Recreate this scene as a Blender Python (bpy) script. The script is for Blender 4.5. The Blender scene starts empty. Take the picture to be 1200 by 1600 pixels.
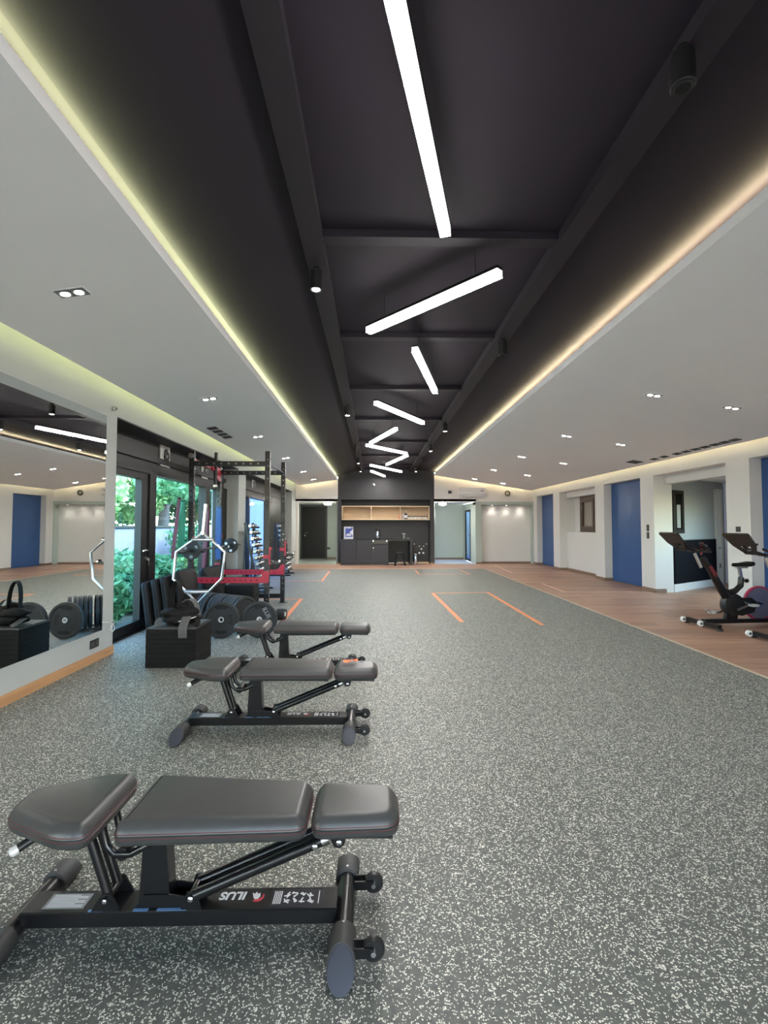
import bpy, bmesh, math, random
import numpy as np
from mathutils import Vector, Matrix
random.seed(7)
S = bpy.context.scene
COL = S.collection
PI = math.pi
R = math.radians

# ------------------------------------------------------------------ camera
cam = bpy.data.objects.new('camera', bpy.data.cameras.new('camera'))
COL.objects.link(cam)
cam.location = (0, 0, 1.4)
cam.rotation_euler = (PI / 2 + math.atan(30 / 760), 0, -math.atan(16 / 760))
cam.data.sensor_width = 36
cam.data.lens = 760 / 1600 * 36
cam.data.shift_y = -8 / 1600
cam.data.clip_end = 200
S.camera = cam
# ------------------------------------------------------------------ sky and exposure
W = bpy.data.worlds.new('sky'); S.world = W
W.use_nodes = True
wn = W.node_tree.nodes; wl = W.node_tree.links
bg = wn['Background']
sky = wn.new('ShaderNodeTexSky'); sky.sky_type = 'NISHITA'
sky.sun_disc = False; sky.sun_elevation = R(48); sky.sun_rotation = R(120)
wl.new(sky.outputs[0], bg.inputs[0])
bg.inputs[1].default_value = 1.5
S.view_settings.view_transform = 'Standard'
S.view_settings.look = 'None'
S.view_settings.gamma = 1
S.view_settings.use_curve_mapping = False
S.view_settings.exposure = 1.36
# lamp strengths
E_BAR, E_COVE_L, E_COVE_R, E_WALL, E_DOWN = 60.0, 48.0, 48.0, 12.0, 60.0

# ------------------------------------------------------------------ materials
def newmat(name):
    m = bpy.data.materials.new(name); m.use_nodes = True
    return m, m.node_tree.nodes, m.node_tree.links, m.node_tree.nodes['Principled BSDF']

def pm(name, col, rough=.5, metal=0, var=.08, scale=12, bump=0, spec=.5, coat=0, rnd=0, stretch=None):
    """painted / plain surface: base colour with soft noise, optional fine bump and per-object variation"""
    m, n, l, b = newmat(name)
    tc = n.new('ShaderNodeTexCoord'); nz = n.new('ShaderNodeTexNoise')
    nz.inputs['Scale'].default_value = scale; nz.inputs['Detail'].default_value = 4
    src = tc.outputs['Object']
    if stretch:
        mp = n.new('ShaderNodeMapping'); mp.inputs['Scale'].default_value = stretch
        l.new(src, mp.inputs[0]); src = mp.outputs[0]
    l.new(src, nz.inputs['Vector'])
    mr = n.new('ShaderNodeMapRange')
    mr.inputs[3].default_value = 1 - var; mr.inputs[4].default_value = 1 + var
    l.new(nz.outputs[0], mr.inputs[0])
    val = mr.outputs[0]
    if rnd:
        oi = n.new('ShaderNodeObjectInfo'); m2 = n.new('ShaderNodeMapRange')
        m2.inputs[3].default_value = 1 - rnd; m2.inputs[4].default_value = 1 + rnd
        l.new(oi.outputs['Random'], m2.inputs[0])
        mu = n.new('ShaderNodeMath'); mu.operation = 'MULTIPLY'
        l.new(val, mu.inputs[0]); l.new(m2.outputs[0], mu.inputs[1]); val = mu.outputs[0]
    vm = n.new('ShaderNodeVectorMath'); vm.operation = 'SCALE'
    vm.inputs[0].default_value = col[:3]
    l.new(val, vm.inputs['Scale']); l.new(vm.outputs[0], b.inputs['Base Color'])
    b.inputs['Roughness'].default_value = rough; b.inputs['Metallic'].default_value = metal
    b.inputs['Specular IOR Level'].default_value = spec
    b.inputs['Coat Weight'].default_value = coat
    if bump:
        n2 = n.new('ShaderNodeTexNoise'); n2.inputs['Scale'].default_value = 350
        l.new(tc.outputs['Object'], n2.inputs['Vector'])
        bp = n.new('ShaderNodeBump'); bp.inputs['Strength'].default_value = bump; bp.inputs['Distance'].default_value = .002
        l.new(n2.outputs[0], bp.inputs['Height']); l.new(bp.outputs[0], b.inputs['Normal'])
    return m

def em(name, col, strength):
    m, n, l, b = newmat(name)
    b.inputs['Base Color'].default_value = (.8, .8, .8, 1)
    b.inputs['Emission Color'].default_value = (*col, 1)
    b.inputs['Emission Strength'].default_value = strength
    return m

def glass_mat(name, tint=(.9, .97, .95)):
    m, n, l, b = newmat(name)
    n.remove(b)
    out = n['Material Output']
    tr = n.new('ShaderNodeBsdfTransparent'); tr.inputs[0].default_value = (*tint, 1)
    gl = n.new('ShaderNodeBsdfGlossy'); gl.inputs['Roughness'].default_value = .02
    fr = n.new('ShaderNodeLayerWeight'); fr.inputs[0].default_value = .5
    pw = n.new('ShaderNodeMath'); pw.operation = 'POWER'; pw.inputs[1].default_value = 5
    ma = n.new('ShaderNodeMath'); ma.operation = 'MULTIPLY_ADD'; ma.inputs[1].default_value = .9; ma.inputs[2].default_value = .03
    l.new(fr.outputs['Facing'], pw.inputs[0]); l.new(pw.outputs[0], ma.inputs[0])
    mx = n.new('ShaderNodeMixShader')
    l.new(ma.outputs[0], mx.inputs[0]); l.new(tr.outputs[0], mx.inputs[1]); l.new(gl.outputs[0], mx.inputs[2])
    l.new(mx.outputs[0], out.inputs[0])
    return m

def rubber_floor_mat():
    m, n, l, b = newmat('speckled rubber')
    tc = n.new('ShaderNodeTexCoord')
    def noise(sc, det=2):
        z = n.new('ShaderNodeTexNoise'); z.inputs['Scale'].default_value = sc; z.inputs['Detail'].default_value = det
        l.new(tc.outputs['Object'], z.inputs['Vector']); return z
    warp = noise(75)
    add = n.new('ShaderNodeVectorMath'); add.operation = 'MULTIPLY_ADD'
    add.inputs[1].default_value = (.016, .016, .016)
    l.new(warp.outputs['Color'], add.inputs[0]); l.new(tc.outputs['Object'], add.inputs[2])
    vo = n.new('ShaderNodeTexVoronoi'); vo.inputs['Scale'].default_value = 165
    vo.voronoi_dimensions = '2D'
    l.new(add.outputs[0], vo.inputs['Vector'])
    sp = n.new('ShaderNodeSeparateColor'); l.new(vo.outputs['Color'], sp.inputs[0])
    # which granules are light, and how far the light granule reaches in its cell
    a = n.new('ShaderNodeMath'); a.operation = 'LESS_THAN'; a.inputs[1].default_value = .33
    l.new(sp.outputs[0], a.inputs[0])
    mr = n.new('ShaderNodeMapRange'); mr.inputs[1].default_value = 0; mr.inputs[2].default_value = 1
    mr.inputs[3].default_value = .25; mr.inputs[4].default_value = .55
    l.new(sp.outputs[1], mr.inputs[0])
    c = n.new('ShaderNodeMath'); c.operation = 'LESS_THAN'
    l.new(vo.outputs['Distance'], c.inputs[0]); l.new(mr.outputs[0], c.inputs[1])
    mu = n.new('ShaderNodeMath'); mu.operation = 'MULTIPLY'
    l.new(a.outputs[0], mu.inputs[0]); l.new(c.outputs[0], mu.inputs[1])
    base = noise(45, 4)
    rp = n.new('ShaderNodeValToRGB')
    rp.color_ramp.elements[0].position = .3; rp.color_ramp.elements[0].color = (.058, .066, .060, 1)
    rp.color_ramp.elements[1].position = .75; rp.color_ramp.elements[1].color = (.118, .128, .112, 1)
    l.new(base.outputs[0], rp.inputs[0])
    mx = n.new('ShaderNodeMix'); mx.data_type = 'RGBA'
    l.new(mu.outputs[0], mx.inputs[0]); l.new(rp.outputs[0], mx.inputs[6])
    mx.inputs[7].default_value = (.70, .70, .62, 1)
    l.new(mx.outputs[2], b.inputs['Base Color'])
    b.inputs['Roughness'].default_value = .55
    bp = n.new('ShaderNodeBump'); bp.inputs['Strength'].default_value = .25; bp.inputs['Distance'].default_value = .002
    l.new(vo.outputs['Distance'], bp.inputs['Height']); l.new(bp.outputs[0], b.inputs['Normal'])
    return m

def wood_mat(name, c0, c1, rough=.4, rnd=.12, along='x'):
    m, n, l, b = newmat(name)
    tc = n.new('ShaderNodeTexCoord'); oi = n.new('ShaderNodeObjectInfo')
    mp = n.new('ShaderNodeMapping')
    mp.inputs['Scale'].default_value = {'x': (1.6, 22, 22), 'y': (22, 1.6, 22), 'z': (22, 22, 1.6)}[along]
    ad = n.new('ShaderNodeVectorMath'); ad.operation = 'ADD'
    l.new(tc.outputs['Object'], ad.inputs[0])
    sc = n.new('ShaderNodeMath'); sc.operation = 'MULTIPLY'; sc.inputs[1].default_value = 37
    l.new(oi.outputs['Random'], sc.inputs[0]); l.new(sc.outputs[0], ad.inputs[1])
    l.new(ad.outputs[0], mp.inputs[0])
    nz = n.new('ShaderNodeTexNoise'); nz.inputs['Scale'].default_value = 1; nz.inputs['Detail'].default_value = 6
    nz.inputs['Distortion'].default_value = .6
    l.new(mp.outputs[0], nz.inputs['Vector'])
    rp = n.new('ShaderNodeValToRGB')
    rp.color_ramp.elements[0].position = .32; rp.color_ramp.elements[0].color = (*c0, 1)
    rp.color_ramp.elements[1].position = .70; rp.color_ramp.elements[1].color = (*c1, 1)
    l.new(nz.outputs[0], rp.inputs[0])
    mr = n.new('ShaderNodeMapRange'); mr.inputs[3].default_value = 1 - rnd; mr.inputs[4].default_value = 1 + rnd
    l.new(oi.outputs['Random'], mr.inputs[0])
    vm = n.new('ShaderNodeVectorMath'); vm.operation = 'SCALE'
    l.new(rp.outputs[0], vm.inputs[0]); l.new(mr.outputs[0], vm.inputs['Scale'])
    l.new(vm.outputs[0], b.inputs['Base Color'])
    b.inputs['Roughness'].default_value = rough
    return m

def leaf_mat(name, c0, c1):
    m, n, l, b = newmat(name)
    tc = n.new('ShaderNodeTexCoord'); nz = n.new('ShaderNodeTexNoise')
    nz.inputs['Scale'].default_value = 3.5; nz.inputs['Detail'].default_value = 5
    l.new(tc.outputs['Object'], nz.inputs['Vector'])
    rp = n.new('ShaderNodeValToRGB')
    rp.color_ramp.elements[0].position = .3; rp.color_ramp.elements[0].color = (*c0, 1)
    rp.color_ramp.elements[1].position = .7; rp.color_ramp.elements[1].color = (*c1, 1)
    l.new(nz.outputs[0], rp.inputs[0]); l.new(rp.outputs[0], b.inputs['Base Color'])
    b.inputs['Roughness'].default_value = .55
    tl = n.new('ShaderNodeBsdfTranslucent'); l.new(rp.outputs[0], tl.inputs[0])
    mx = n.new('ShaderNodeMixShader'); mx.inputs[0].default_value = .35
    l.new(b.outputs[0], mx.inputs[1]); l.new(tl.outputs[0], mx.inputs[2])
    l.new(mx.outputs[0], n['Material Output'].inputs[0])
    return m

M = dict(
    wall_grey=pm('grey painted plaster', (.40, .425, .42), .6, var=.03, scale=3),
    wall_white=pm('white painted plaster', (.67, .655, .63), .6, var=.03, scale=3),
    wall_green=pm('sage painted plaster', (.40, .46, .42), .6, var=.03, scale=3),
    ceil_white=pm('matt ceiling white', (.88, .88, .87), .75, var=.02, scale=2),
    black_ceil=pm('matt black ceiling paint', (.0120, .0068, .0150), .75, var=.15, scale=5),
    black_beam=pm('black beam paint', (.0118, .0078, .0142), .65, var=.15, scale=5),
    black_wall=pm('charcoal wall paint', (.026, .025, .029), .5, var=.08, scale=4),
    bulkhead=pm('black bulkhead paint', (.028, .027, .028), .5, var=.08, scale=4),
    rubber=rubber_floor_mat(),
    plank=wood_mat('brown plank', (.33, .185, .122), (.455, .275, .19), .42, .16),
    base_wood=wood_mat('oak skirting', (.42, .22, .10), (.54, .31, .15), .45, .05, 'y'),
    base_dark=wood_mat('brown skirting', (.19, .125, .085), (.25, .165, .115), .5, .05, 'y'),
    shelf_wood=wood_mat('oak shelf', (.50, .36, .21), (.62, .46, .29), .5, .04),
    blue=pm('deep blue panel', (.022, .080, .235), .38, var=.10, scale=3),
    frame_black=pm('black aluminium', (.008, .008, .009), .4, var=.1, spec=.3),
    glass=glass_mat('clear glass', (.86, .99, .97)),
    frosted=glass_mat('blue tinted glass', (.58, .72, .92)),
    dusk_glass=glass_mat('dark blue glass', (.16, .24, .36)),
    grey_glass=glass_mat('neutral solar glass', (.78, .765, .745)),
    tan_pane=pm('tan blind behind glass', (.26, .235, .195), .2, var=.05),
    window_dark=pm('near black window wood', (.010, .007, .006), .5, spec=.3),
    shelf_edge_lit=pm('lit oak edge', (.72, .56, .38), .5, var=.05),  # paler than the shelf oak: light on the front edges, painted in
    white_plastic=pm('white plastic', (.74, .73, .70), .4, var=.03),
    black_plastic=pm('black plastic', (.0105, .0105, .011), .4, var=.1),
    steel_black=pm('black powder coat', (.006, .006, .007), .28, var=.1, scale=30),
    rack_black=pm('black rack coat', (.008, .008, .0085), .38, var=.12, scale=30),
    vinyl=pm('charcoal vinyl', (.040, .041, .041), .40, var=.12, scale=40, bump=.12),
    stitch=pm('dark red thread', (.11, .02, .024), .6),
    rubber_cap=pm('grey rubber', (.048, .048, .047), .55, var=.12, scale=40, bump=.1),
    cap_blue=pm('slate rubber end', (.036, .041, .056), .5, var=.08),
    chrome=pm('chrome', (.60, .60, .62), .24, .95, var=.02),
    zinc=pm('bright zinc', (.72, .72, .70), .4, .35, var=.03),
    steel=pm('brushed steel', (.56, .55, .53), .3, 1, var=.05),
    red=pm('red powder coat', (.36, .012, .034), .38, var=.08),
    plate_rubber=pm('weight plate rubber', (.026, .0275, .028), .55, spec=.3, var=.12, scale=25, bump=.1),
    black_foam=pm('black vinyl foam', (.009, .009, .0095), .65, var=.12, spec=.22),
    black_board=pm('black stained board', (.0085, .0085, .0085), .75, spec=.18, var=.25, scale=6, stretch=(1, 1, 12)),
    black_board_top=pm('lighter board top', (.05, .05, .049), .6, var=.2, scale=8),  # lighter grey than the side boards
    webbing=pm('black webbing', (.008, .008, .0085), .8, spec=.2, var=.2, scale=60),
    webbing_grey=pm('grey webbing', (.075, .077, .078), .75, var=.15, scale=80),
    tape=pm('orange tape', (.72, .23, .09), .5, var=.08),
    tape_pale=pm('worn peach tape', (.80, .52, .38), .5, var=.08),
    trim_beige=pm('beige threshold', (.52, .44, .33), .45, var=.05),
    orange=pm('orange paper', (.75, .16, .05), .6),
    window_brown=wood_mat('brown window wood', (.055, .030, .020), (.09, .05, .032), .4, .05, 'z'),
    print_white=pm('white print', (.72, .72, .72), .5, var=.03),
    print_red=pm('red print', (.60, .03, .05), .5, var=.03),
    print_grey=pm('grey label', (.20, .21, .22), .45, var=.1, scale=60),
    print_blue=pm('blue label', (.15, .30, .55), .4),
    sticker=pm('clear dark label', (.035, .033, .04), .25),
    hole=pm('hole dark', (.004, .004, .004), .8),
    garden_wall=pm('lavender render', (.27, .28, .38), .85, var=.15, scale=2),
    pale_blue_wall=pm('pale blue render', (.20, .24, .32), .85, var=.08, scale=1.2),
    soil=pm('soil', (.09, .085, .06), .95, var=.4, scale=4),
    bark=pm('grey bark', (.20, .18, .19), .9, var=.35, scale=9, stretch=(1, 1, .3)),
    leaf_dark=leaf_mat('deep leaves', (.035, .15, .075), (.13, .36, .19)),
    leaf_mid=leaf_mat('green leaves', (.07, .23, .11), (.24, .50, .26)),
    leaf_light=leaf_mat('light leaves', (.16, .36, .13), (.45, .66, .28)),
    tile_floor=pm('pale hall tile', (.36, .40, .36), .25, var=.08, scale=2),
    tile_blue_lit=pm('daylight blue hall floor', (.40, .47, .58), .3, var=.08, scale=2),  # blue of the daylight on this floor is mixed into its colour
    purple=pm('dusky flywheel cover', (.12, .125, .19), .3, var=.1),
    pink=pm('crimson rim', (.42, .03, .09), .4),
    maroon=pm('maroon accent', (.14, .012, .02), .4),
    band_green=pm('green latex', (.02, .18, .10), .5),
    band_blue=pm('blue latex', (.02, .07, .22), .5),
    band_red=pm('dark red latex', (.10, .012, .03), .5),
    band_black=pm('black latex', (.013, .012, .014), .5),
    void=pm('black cover', (.006, .006, .009), .85, var=.1, spec=.1),
    grey_blue=pm('grey blue plaster', (.33, .335, .355), .6, var=.05, scale=2),
    paper_blue=pm('blue print paper', (.05, .08, .33), .5, var=.2, scale=14),
    off_white=pm('off white paper', (.66, .68, .72), .5),
    bar_light=em('bar diffuser', (1, .965, .93), E_BAR),
    bar_side=em('bar diffuser side', (1, .965, .93), 3.0),
    cove_l=em('left cove strip', (.90, 1, .50), E_COVE_L),
    cove_r=em('right cove strip', (1, .85, .50), E_COVE_R),
    wall_l=em('left wall strip', (.97, 1, .50), E_WALL),
    wall_r=em('right wall strip', (1, .84, .48), E_WALL),
    cove_far=em('far cove strip', (1, .80, .46), E_COVE_R * .6),
    down=em('downlight lens', (1, .92, .83), E_DOWN),
    round_lamp=em('round lamp diffuser', (1, .96, .86), 75.0),
)
# mirror
m_, n_, l_, b_ = newmat('silvered mirror')
b_.inputs['Base Color'].default_value = (.86, .89, .87, 1); b_.inputs['Metallic'].default_value = 1
b_.inputs['Roughness'].default_value = .0
M['mirror'] = m_

# ------------------------------------------------------------------ mesh builder
class MB:
    def __init__(s): s.bm = bmesh.new(); s.m = 0
    def mat(s, i): s.m = i; return s
    def _f(s, vs):
        try:
            f = s.bm.faces.new(vs); f.material_index = s.m; return f
        except ValueError: return None
    def pts(s, P): return [s.bm.verts.new(p) for p in P]
    def box(s, x0, x1, y0, y1, z0, z1, mtx=None, bevel=0, seg=1):
        P = [Vector(p) for p in ((x0,y0,z0),(x1,y0,z0),(x1,y1,z0),(x0,y1,z0),(x0,y0,z1),(x1,y0,z1),(x1,y1,z1),(x0,y1,z1))]
        if mtx: P = [mtx @ p for p in P]
        v = s.pts(P)
        fs = [s._f([v[i] for i in q]) for q in ((3,2,1,0),(4,5,6,7),(0,1,5,4),(1,2,6,5),(2,3,7,6),(3,0,4,7))]
        if bevel:
            es = list({e for f in fs for e in f.edges})
            r = bmesh.ops.bevel(s.bm, geom=es, offset=bevel, segments=seg, profile=.6, affect='EDGES')
            for f in r['faces']: f.material_index = s.m
        return s
    def bar(s, p0, p1, w, h, up=(0, 0, 1), bevel=0):
        """square section bar between two points"""
        p0, p1 = Vector(p0), Vector(p1); d = p1 - p0; L = d.length; d.normalize()
        upv = Vector(up)
        if abs(d.dot(upv)) > .99: upv = Vector((0, 1, 0))
        x = d.cross(upv).normalized(); z = x.cross(d)
        m = Matrix((x, d, z)).transposed().to_4x4(); m.translation = p0
        return s.box(-w/2, w/2, 0, L, -h/2, h/2, m, bevel)
    def ring(s, c, d, r, n=12, up=None, ry=None):
        c, d = Vector(c), Vector(d).normalized()
        u = Vector(up) if up else (Vector((0,0,1)) if abs(d.z) < .95 else Vector((1,0,0)))
        x = d.cross(u).normalized(); y = x.cross(d)
        ry = r if ry is None else ry
        return s.pts([c + x*math.cos(2*PI*k/n)*r + y*math.sin(2*PI*k/n)*ry for k in range(n)])
    def join(s, a, b):
        n = len(a)
        for k in range(n): s._f((a[k], a[(k+1)%n], b[(k+1)%n], b[k]))
    def cap(s, a, flip=False): s._f(a[::-1] if flip else a)
    def cyl(s, p0, p1, r0, r1=None, n=12):
        r1 = r0 if r1 is None else r1
        d = Vector(p1) - Vector(p0)
        a = s.ring(p0, d, r0, n); b = s.ring(p1, d, r1, n)
        s.join(a, b); s.cap(a, True); s.cap(b); return s
    def tube(s, P, r, n=8, closed=False):
        P = [Vector(p) for p in P]; N = len(P); rings = []
        last = None
        for i, p in enumerate(P):
            a = P[i-1] if (i > 0 or closed) else p; b = P[(i+1) % N] if (i < N-1 or closed) else p
            d = (b - a).normalized()
            if last is None: u = Vector((0,0,1)) if abs(d.z) < .9 else Vector((0,1,0))
            else: u = last
            x = d.cross(u).normalized(); u = x.cross(d); last = u
            rr = r[i] if isinstance(r, (list, tuple)) else r
            rings.append(s.pts([p + x*math.cos(2*PI*k/n)*rr + u*math.sin(2*PI*k/n)*rr for k in range(n)]))
        for i in range(N - (0 if closed else 1)): s.join(rings[i], rings[(i+1) % N])
        if not closed: s.cap(rings[0], True); s.cap(rings[-1])
        return s
    def ribbon(s, P, w, t, side=(1, 0, 0)):
        """flat strap through points; side is the width direction"""
        P = [Vector(p) for p in P]; prev = None
        for i, p in enumerate(P):
            a = P[max(0, i-1)]; b = P[min(len(P)-1, i+1)]; d = (b-a).normalized()
            sd = Vector(side); sd = (sd - d*sd.dot(d)).normalized(); nn = d.cross(sd)
            r = s.pts([p - sd*w/2 - nn*t/2, p + sd*w/2 - nn*t/2, p + sd*w/2 + nn*t/2, p - sd*w/2 + nn*t/2])
            if prev: s.join(prev, r)
            else: s.cap(r, True)
            prev = r
        s.cap(prev); return s
    def lathe(s, prof, c, d, n=24, closed_in=False):
        """profile of (radius, offset along d)"""
        d = Vector(d).normalized(); rings = [s.ring(Vector(c) + d*o, d, max(r, 1e-4), n) for r, o in prof]
        for a, b in zip(rings, rings[1:]): s.join(a, b)
        if closed_in: s.join(rings[-1], rings[0])
        else: s.cap(rings[0], True); s.cap(rings[-1])
        return s
    def prism(s, out, fn, a, b):
        """outline of 2-D points extruded from a to b; fn(u, v, w) gives the point"""
        A = s.pts([fn(u, v, a) for u, v in out]); B = s.pts([fn(u, v, b) for u, v in out])
        s.join(A, B); s.cap(A, True); s.cap(B); return s
    def loft(s, rings):
        V = [s.pts(r) for r in rings]
        for a, b in zip(V, V[1:]): s.join(a, b)
        s.cap(V[0], True); s.cap(V[-1]); return s
    def mesh(s, name, mats, smooth=0):
        bmesh.ops.recalc_face_normals(s.bm, faces=s.bm.faces[:])
        me = bpy.data.meshes.new(name); s.bm.to_mesh(me); s.bm.free()
        for m in (mats if isinstance(mats, (list, tuple)) else [mats]): me.materials.append(M[m])
        if smooth:
            me.polygons.foreach_set('use_smooth', [True]*len(me.polygons)); me.set_sharp_from_angle(angle=R(smooth))
        return me
    def build(s, name, mats, parent=None, smooth=0, loc=None, rot=None):
        return link(name, s.mesh(name, mats, smooth), parent, loc, rot)

def link(name, me, parent=None, loc=None, rot=None):
    o = bpy.data.objects.new(name, me); COL.objects.link(o)
    if parent: o.parent = parent
    if loc is not None: o.location = loc
    if rot is not None: o.rotation_euler = rot
    return o
def tag(o, label, cat, group=None):
    o['label'] = label; o['category'] = cat
    if group: o['group'] = group
    return o
def T(name, label, cat, loc=(0, 0, 0), rot=(0, 0, 0), group=None):
    return tag(link(name, None, None, loc, rot), label, cat, group)
def struct(o, label=None):
    o['kind'] = 'structure'
    if label: o['label'] = label
    return o
def lab(o, label): o['label'] = label; return o
def stuff(o): o['kind'] = 'stuff'; return o
def copy_tree(o, parent=None):
    c = o.copy(); COL.objects.link(c)
    if parent: c.parent = parent
    for ch in o.children: copy_tree(ch, c)
    return c
def B(*a, **k): return MB().box(*a, **k)
def text_mesh(txt, size, name, mat, depth=.0006):
    cu = bpy.data.curves.new(name, 'FONT'); cu.body = txt; cu.size = size; cu.extrude = depth
    cu.align_x = 'CENTER'; cu.align_y = 'CENTER'; cu.shear = .12; cu.offset = size*.03
    o = bpy.data.objects.new(name, cu); COL.objects.link(o)
    dg = bpy.context.evaluated_depsgraph_get()
    me = bpy.data.meshes.new_from_object(o.evaluated_get(dg)); me.materials.clear(); me.materials.append(M[mat])
    bpy.data.objects.remove(o); bpy.data.curves.remove(cu)
    return me
ORD = ['first', 'second', 'third', 'fourth', 'fifth', 'sixth', 'seventh', 'eighth', 'ninth', 'tenth', 'eleventh', 'twelfth']

# ================================================================== ROOM
XL, XG, XR, XB = -2.885, -3.2, 5.95, 6.18      # left wall face, glazing plane, right wall face, back of right recesses
Y0, Y1 = -4.0, 18.0
# floors
f = B(-3.45, 3.62, Y0, 15.95, -.08, 0).build('floor', 'rubber'); struct(f, 'dark rubber gym floor flecked with pale granules')
wf = B(3.62, 10.2, Y0, 18.4, -.08, -.004).box(-3.45, 3.62, 15.95, 18.0, -.08, -.004).build('floor_wood', 'plank')
struct(wf, 'brown wooden plank floor around the rubber')
plank_me = {}
def planks(x0, x1, y0, y1, w=.21):
    y = y0; row = 0
    while y < y1 - .02:
        x = x0 - (0, .55, 1.05, .3)[row % 4]; w2 = min(w, y1 - y)
        while x < x1 - .01:
            a, b = max(x, x0), min(x + 1.45, x1)
            if b - a > .03:
                key = (round(b-a, 3), round(w2, 3))
                if key not in plank_me:
                    plank_me[key] = B(0, b-a-.003, 0, w2-.003, -.004, 0).mesh('plank', 'plank')
                o = link('plank', plank_me[key], wf, (a, y, random.uniform(-.0006, .0004)))
            x += 1.45
        y += w; row += 1
planks(3.65, 5.95, 3.9, 15.95)
planks(-2.88, 5.95, 15.97, 18.0)
struct(B(3.615, 3.65, Y0, 15.95, -.01, .004).build('trim_1', 'trim_beige'), 'beige strip where rubber meets wood')
struct(B(-2.9, 3.65, 15.94, 15.97, -.01, .003).build('trim_2', 'trim_beige'), 'strip at far end of rubber floor')

# left wall (mirror wall, piers, header)
b = MB()
b.box(-3.45, XL, Y0, 5.49, 0, 3.05)
b.box(-3.45, XL, 5.49, 18, 2.63, 3.05)
b.box(-3.45, XL, 10.42, 11.0, 0, 2.63)
b.box(-3.45, XL, 17.15, 18.15, 0, 2.63)
struct(b.build('wall_left', 'wall_grey'), 'grey painted left wall with mirror and glazed openings')
struct(B(XL, XL+.016, Y0, 5.49, 0, .085).build('baseboard_left', 'base_wood'), 'oak skirting under the mirror')
struct(MB().box(XL, XL+.012, 10.42, 11.0, 0, .07).box(-3.2, XL, 10.408, 10.42, 0, .07).build('baseboard_left_pier', 'base_dark'))
# black bulkheads over the glazing with soffits
for k, (a, c) in enumerate(((5.49, 10.42), (11.0, 17.15))):
    b = MB().box(-3.42, XG, a, c, 2.19, 2.63).box(XG, XL-.004, a, c, 2.615, 2.628)
    b.box(XG, XG+.05, a, c, 2.32, 2.40)
    struct(b.build('trim_%d' % (3+k), 'bulkhead'), 'black bulkhead above the %s glazing' % ('near', 'far')[k])
# mirror
mir = T('wall_mirror', 'large frameless wall mirror on the grey left wall reflecting the gym', 'mirror', (XL, 0, 0))
B(.001, .010, -2.5, 5.26, .30, 2.585).build('mirror_glass', 'mirror', mir)
MB().box(.0005, .012, -2.5, 5.26, 2.585, 2.60).box(.0005, .012, -2.5, 5.26, .288, .30).build('edge_strip', 'wall_grey', mir)

# far wall
b = MB()
b.box(-2.885, -1.33, 18.0, 18.15, 2.30, 3.16)             # over left hall
b.box(2.245, 6.5, 18.0, 18.15, 2.30, 3.36)                 # over right hall and niche
b.box(-2.885, -2.79, 18.0, 18.15, 0, 2.30)
struct(b.build('wall_far', 'wall_white'), 'white far wall above the halls')
b = MB()
b.box(3.80, 4.0, 17.995, 18.4, 0, 2.30).box(5.90, 6.5, 17.995, 18.4, 0, 2.30)
b.box(3.78, 5.95, 17.97, 18.45, 2.19, 2.305)               # lintel beam over the white niche
struct(b.build('wall_far_pier', 'wall_green'), 'sage pier and lintel around white niche')
struct(B(4.0, 5.90, 18.25, 18.4, 0, 2.2).build('wall_far_niche', 'wall_white'), 'white niche wall washed by three spots')
struct(MB().box(4.0, 5.9, 18.235, 18.25, 0, .07).box(3.78, 4.0, 17.98, 17.995, 0, .07).build('baseboard_far', 'base_dark'))
# black kitchen wall with opening
KX0, KX1, KZ = -1.20, 2.09, 2.38
b = MB().box(-1.33, KX0, 18.0, 18.55, 0, 3.6).box(KX1, 2.245, 18.0, 18.55, 0, 3.6)
b.box(KX0, KX1, 18.0, 18.55, KZ, 3.6).box(KX0, KX1, 18.5, 18.6, 0, KZ)
struct(b.build('wall_kitchen', 'black_wall'), 'charcoal wall with the recessed kitchenette')
struct(B(-1.33, 2.245, 18.02, 18.5, -.08, -.003).build('floor_kitchen', 'plank'))
struct(MB().box(-1.33, KX0, 17.985, 18.0, 0, .05).box(KX1, 2.245, 17.985, 18.0, 0, .05).box(.9, KX1, 18.485, 18.5, 0, .05).build('baseboard_kitchen', 'base_wood'))
# left hall
b = MB().box(-3.45, -1.25, 20.9, 21.0, 0, 2.36).box(-3.5, -3.4, 18.15, 21, 0, 2.36).box(-1.40, -1.331, 18.15, 20.9, 0, 2.30)
struct(b.build('wall_hall_left', 'wall_green'), 'sage walls of the left hall')
struct(B(3.82, 9, 18.4, 24, -.1, -.02).build('ground_yard', 'garden_wall'), 'pale paving outside the right hall door')
struct(B(-3.5, -1.331, 18.0, 21, 2.32, 2.40).build('ceiling_hall_left', 'ceil_white'))
struct(B(-3.5, -1.331, 18.0, 21, -.08, .0).build('floor_hall_left', 'tile_floor'), 'pale tile floor of the left hall')
struct(B(-2.05, -1.4, 20.885, 20.9, 0, .07).build('baseboard_hall_left', 'base_dark'))
# right hall
b = MB().box(2.245, 3.9, 20.5, 20.6, 0, 2.36).box(2.245, 2.33, 18.55, 20.5, 0, 2.30)
b.box(3.78, 3.81, 18.0, 18.93, 0, 2.3).box(3.78, 3.81, 20.0, 20.5, 0, 2.3).box(3.78, 3.81, 18.93, 20.0, 2.05, 2.3)
struct(b.build('wall_hall_right', 'wall_green'), 'sage walls of the right hall')
struct(B(2.245, 3.8, 18.0, 20.6, 2.32, 2.40).build('ceiling_hall_right', 'ceil_white'))
struct(B(2.245, 3.8, 18.0, 20.6, -.08, .0).build('floor_hall_right', 'tile_blue_lit'), 'pale floor of the right hall')
struct(B(2.33, 3.78, 20.485, 20.5, 0, .07).build('baseboard_hall_right', 'base_dark'))

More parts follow.
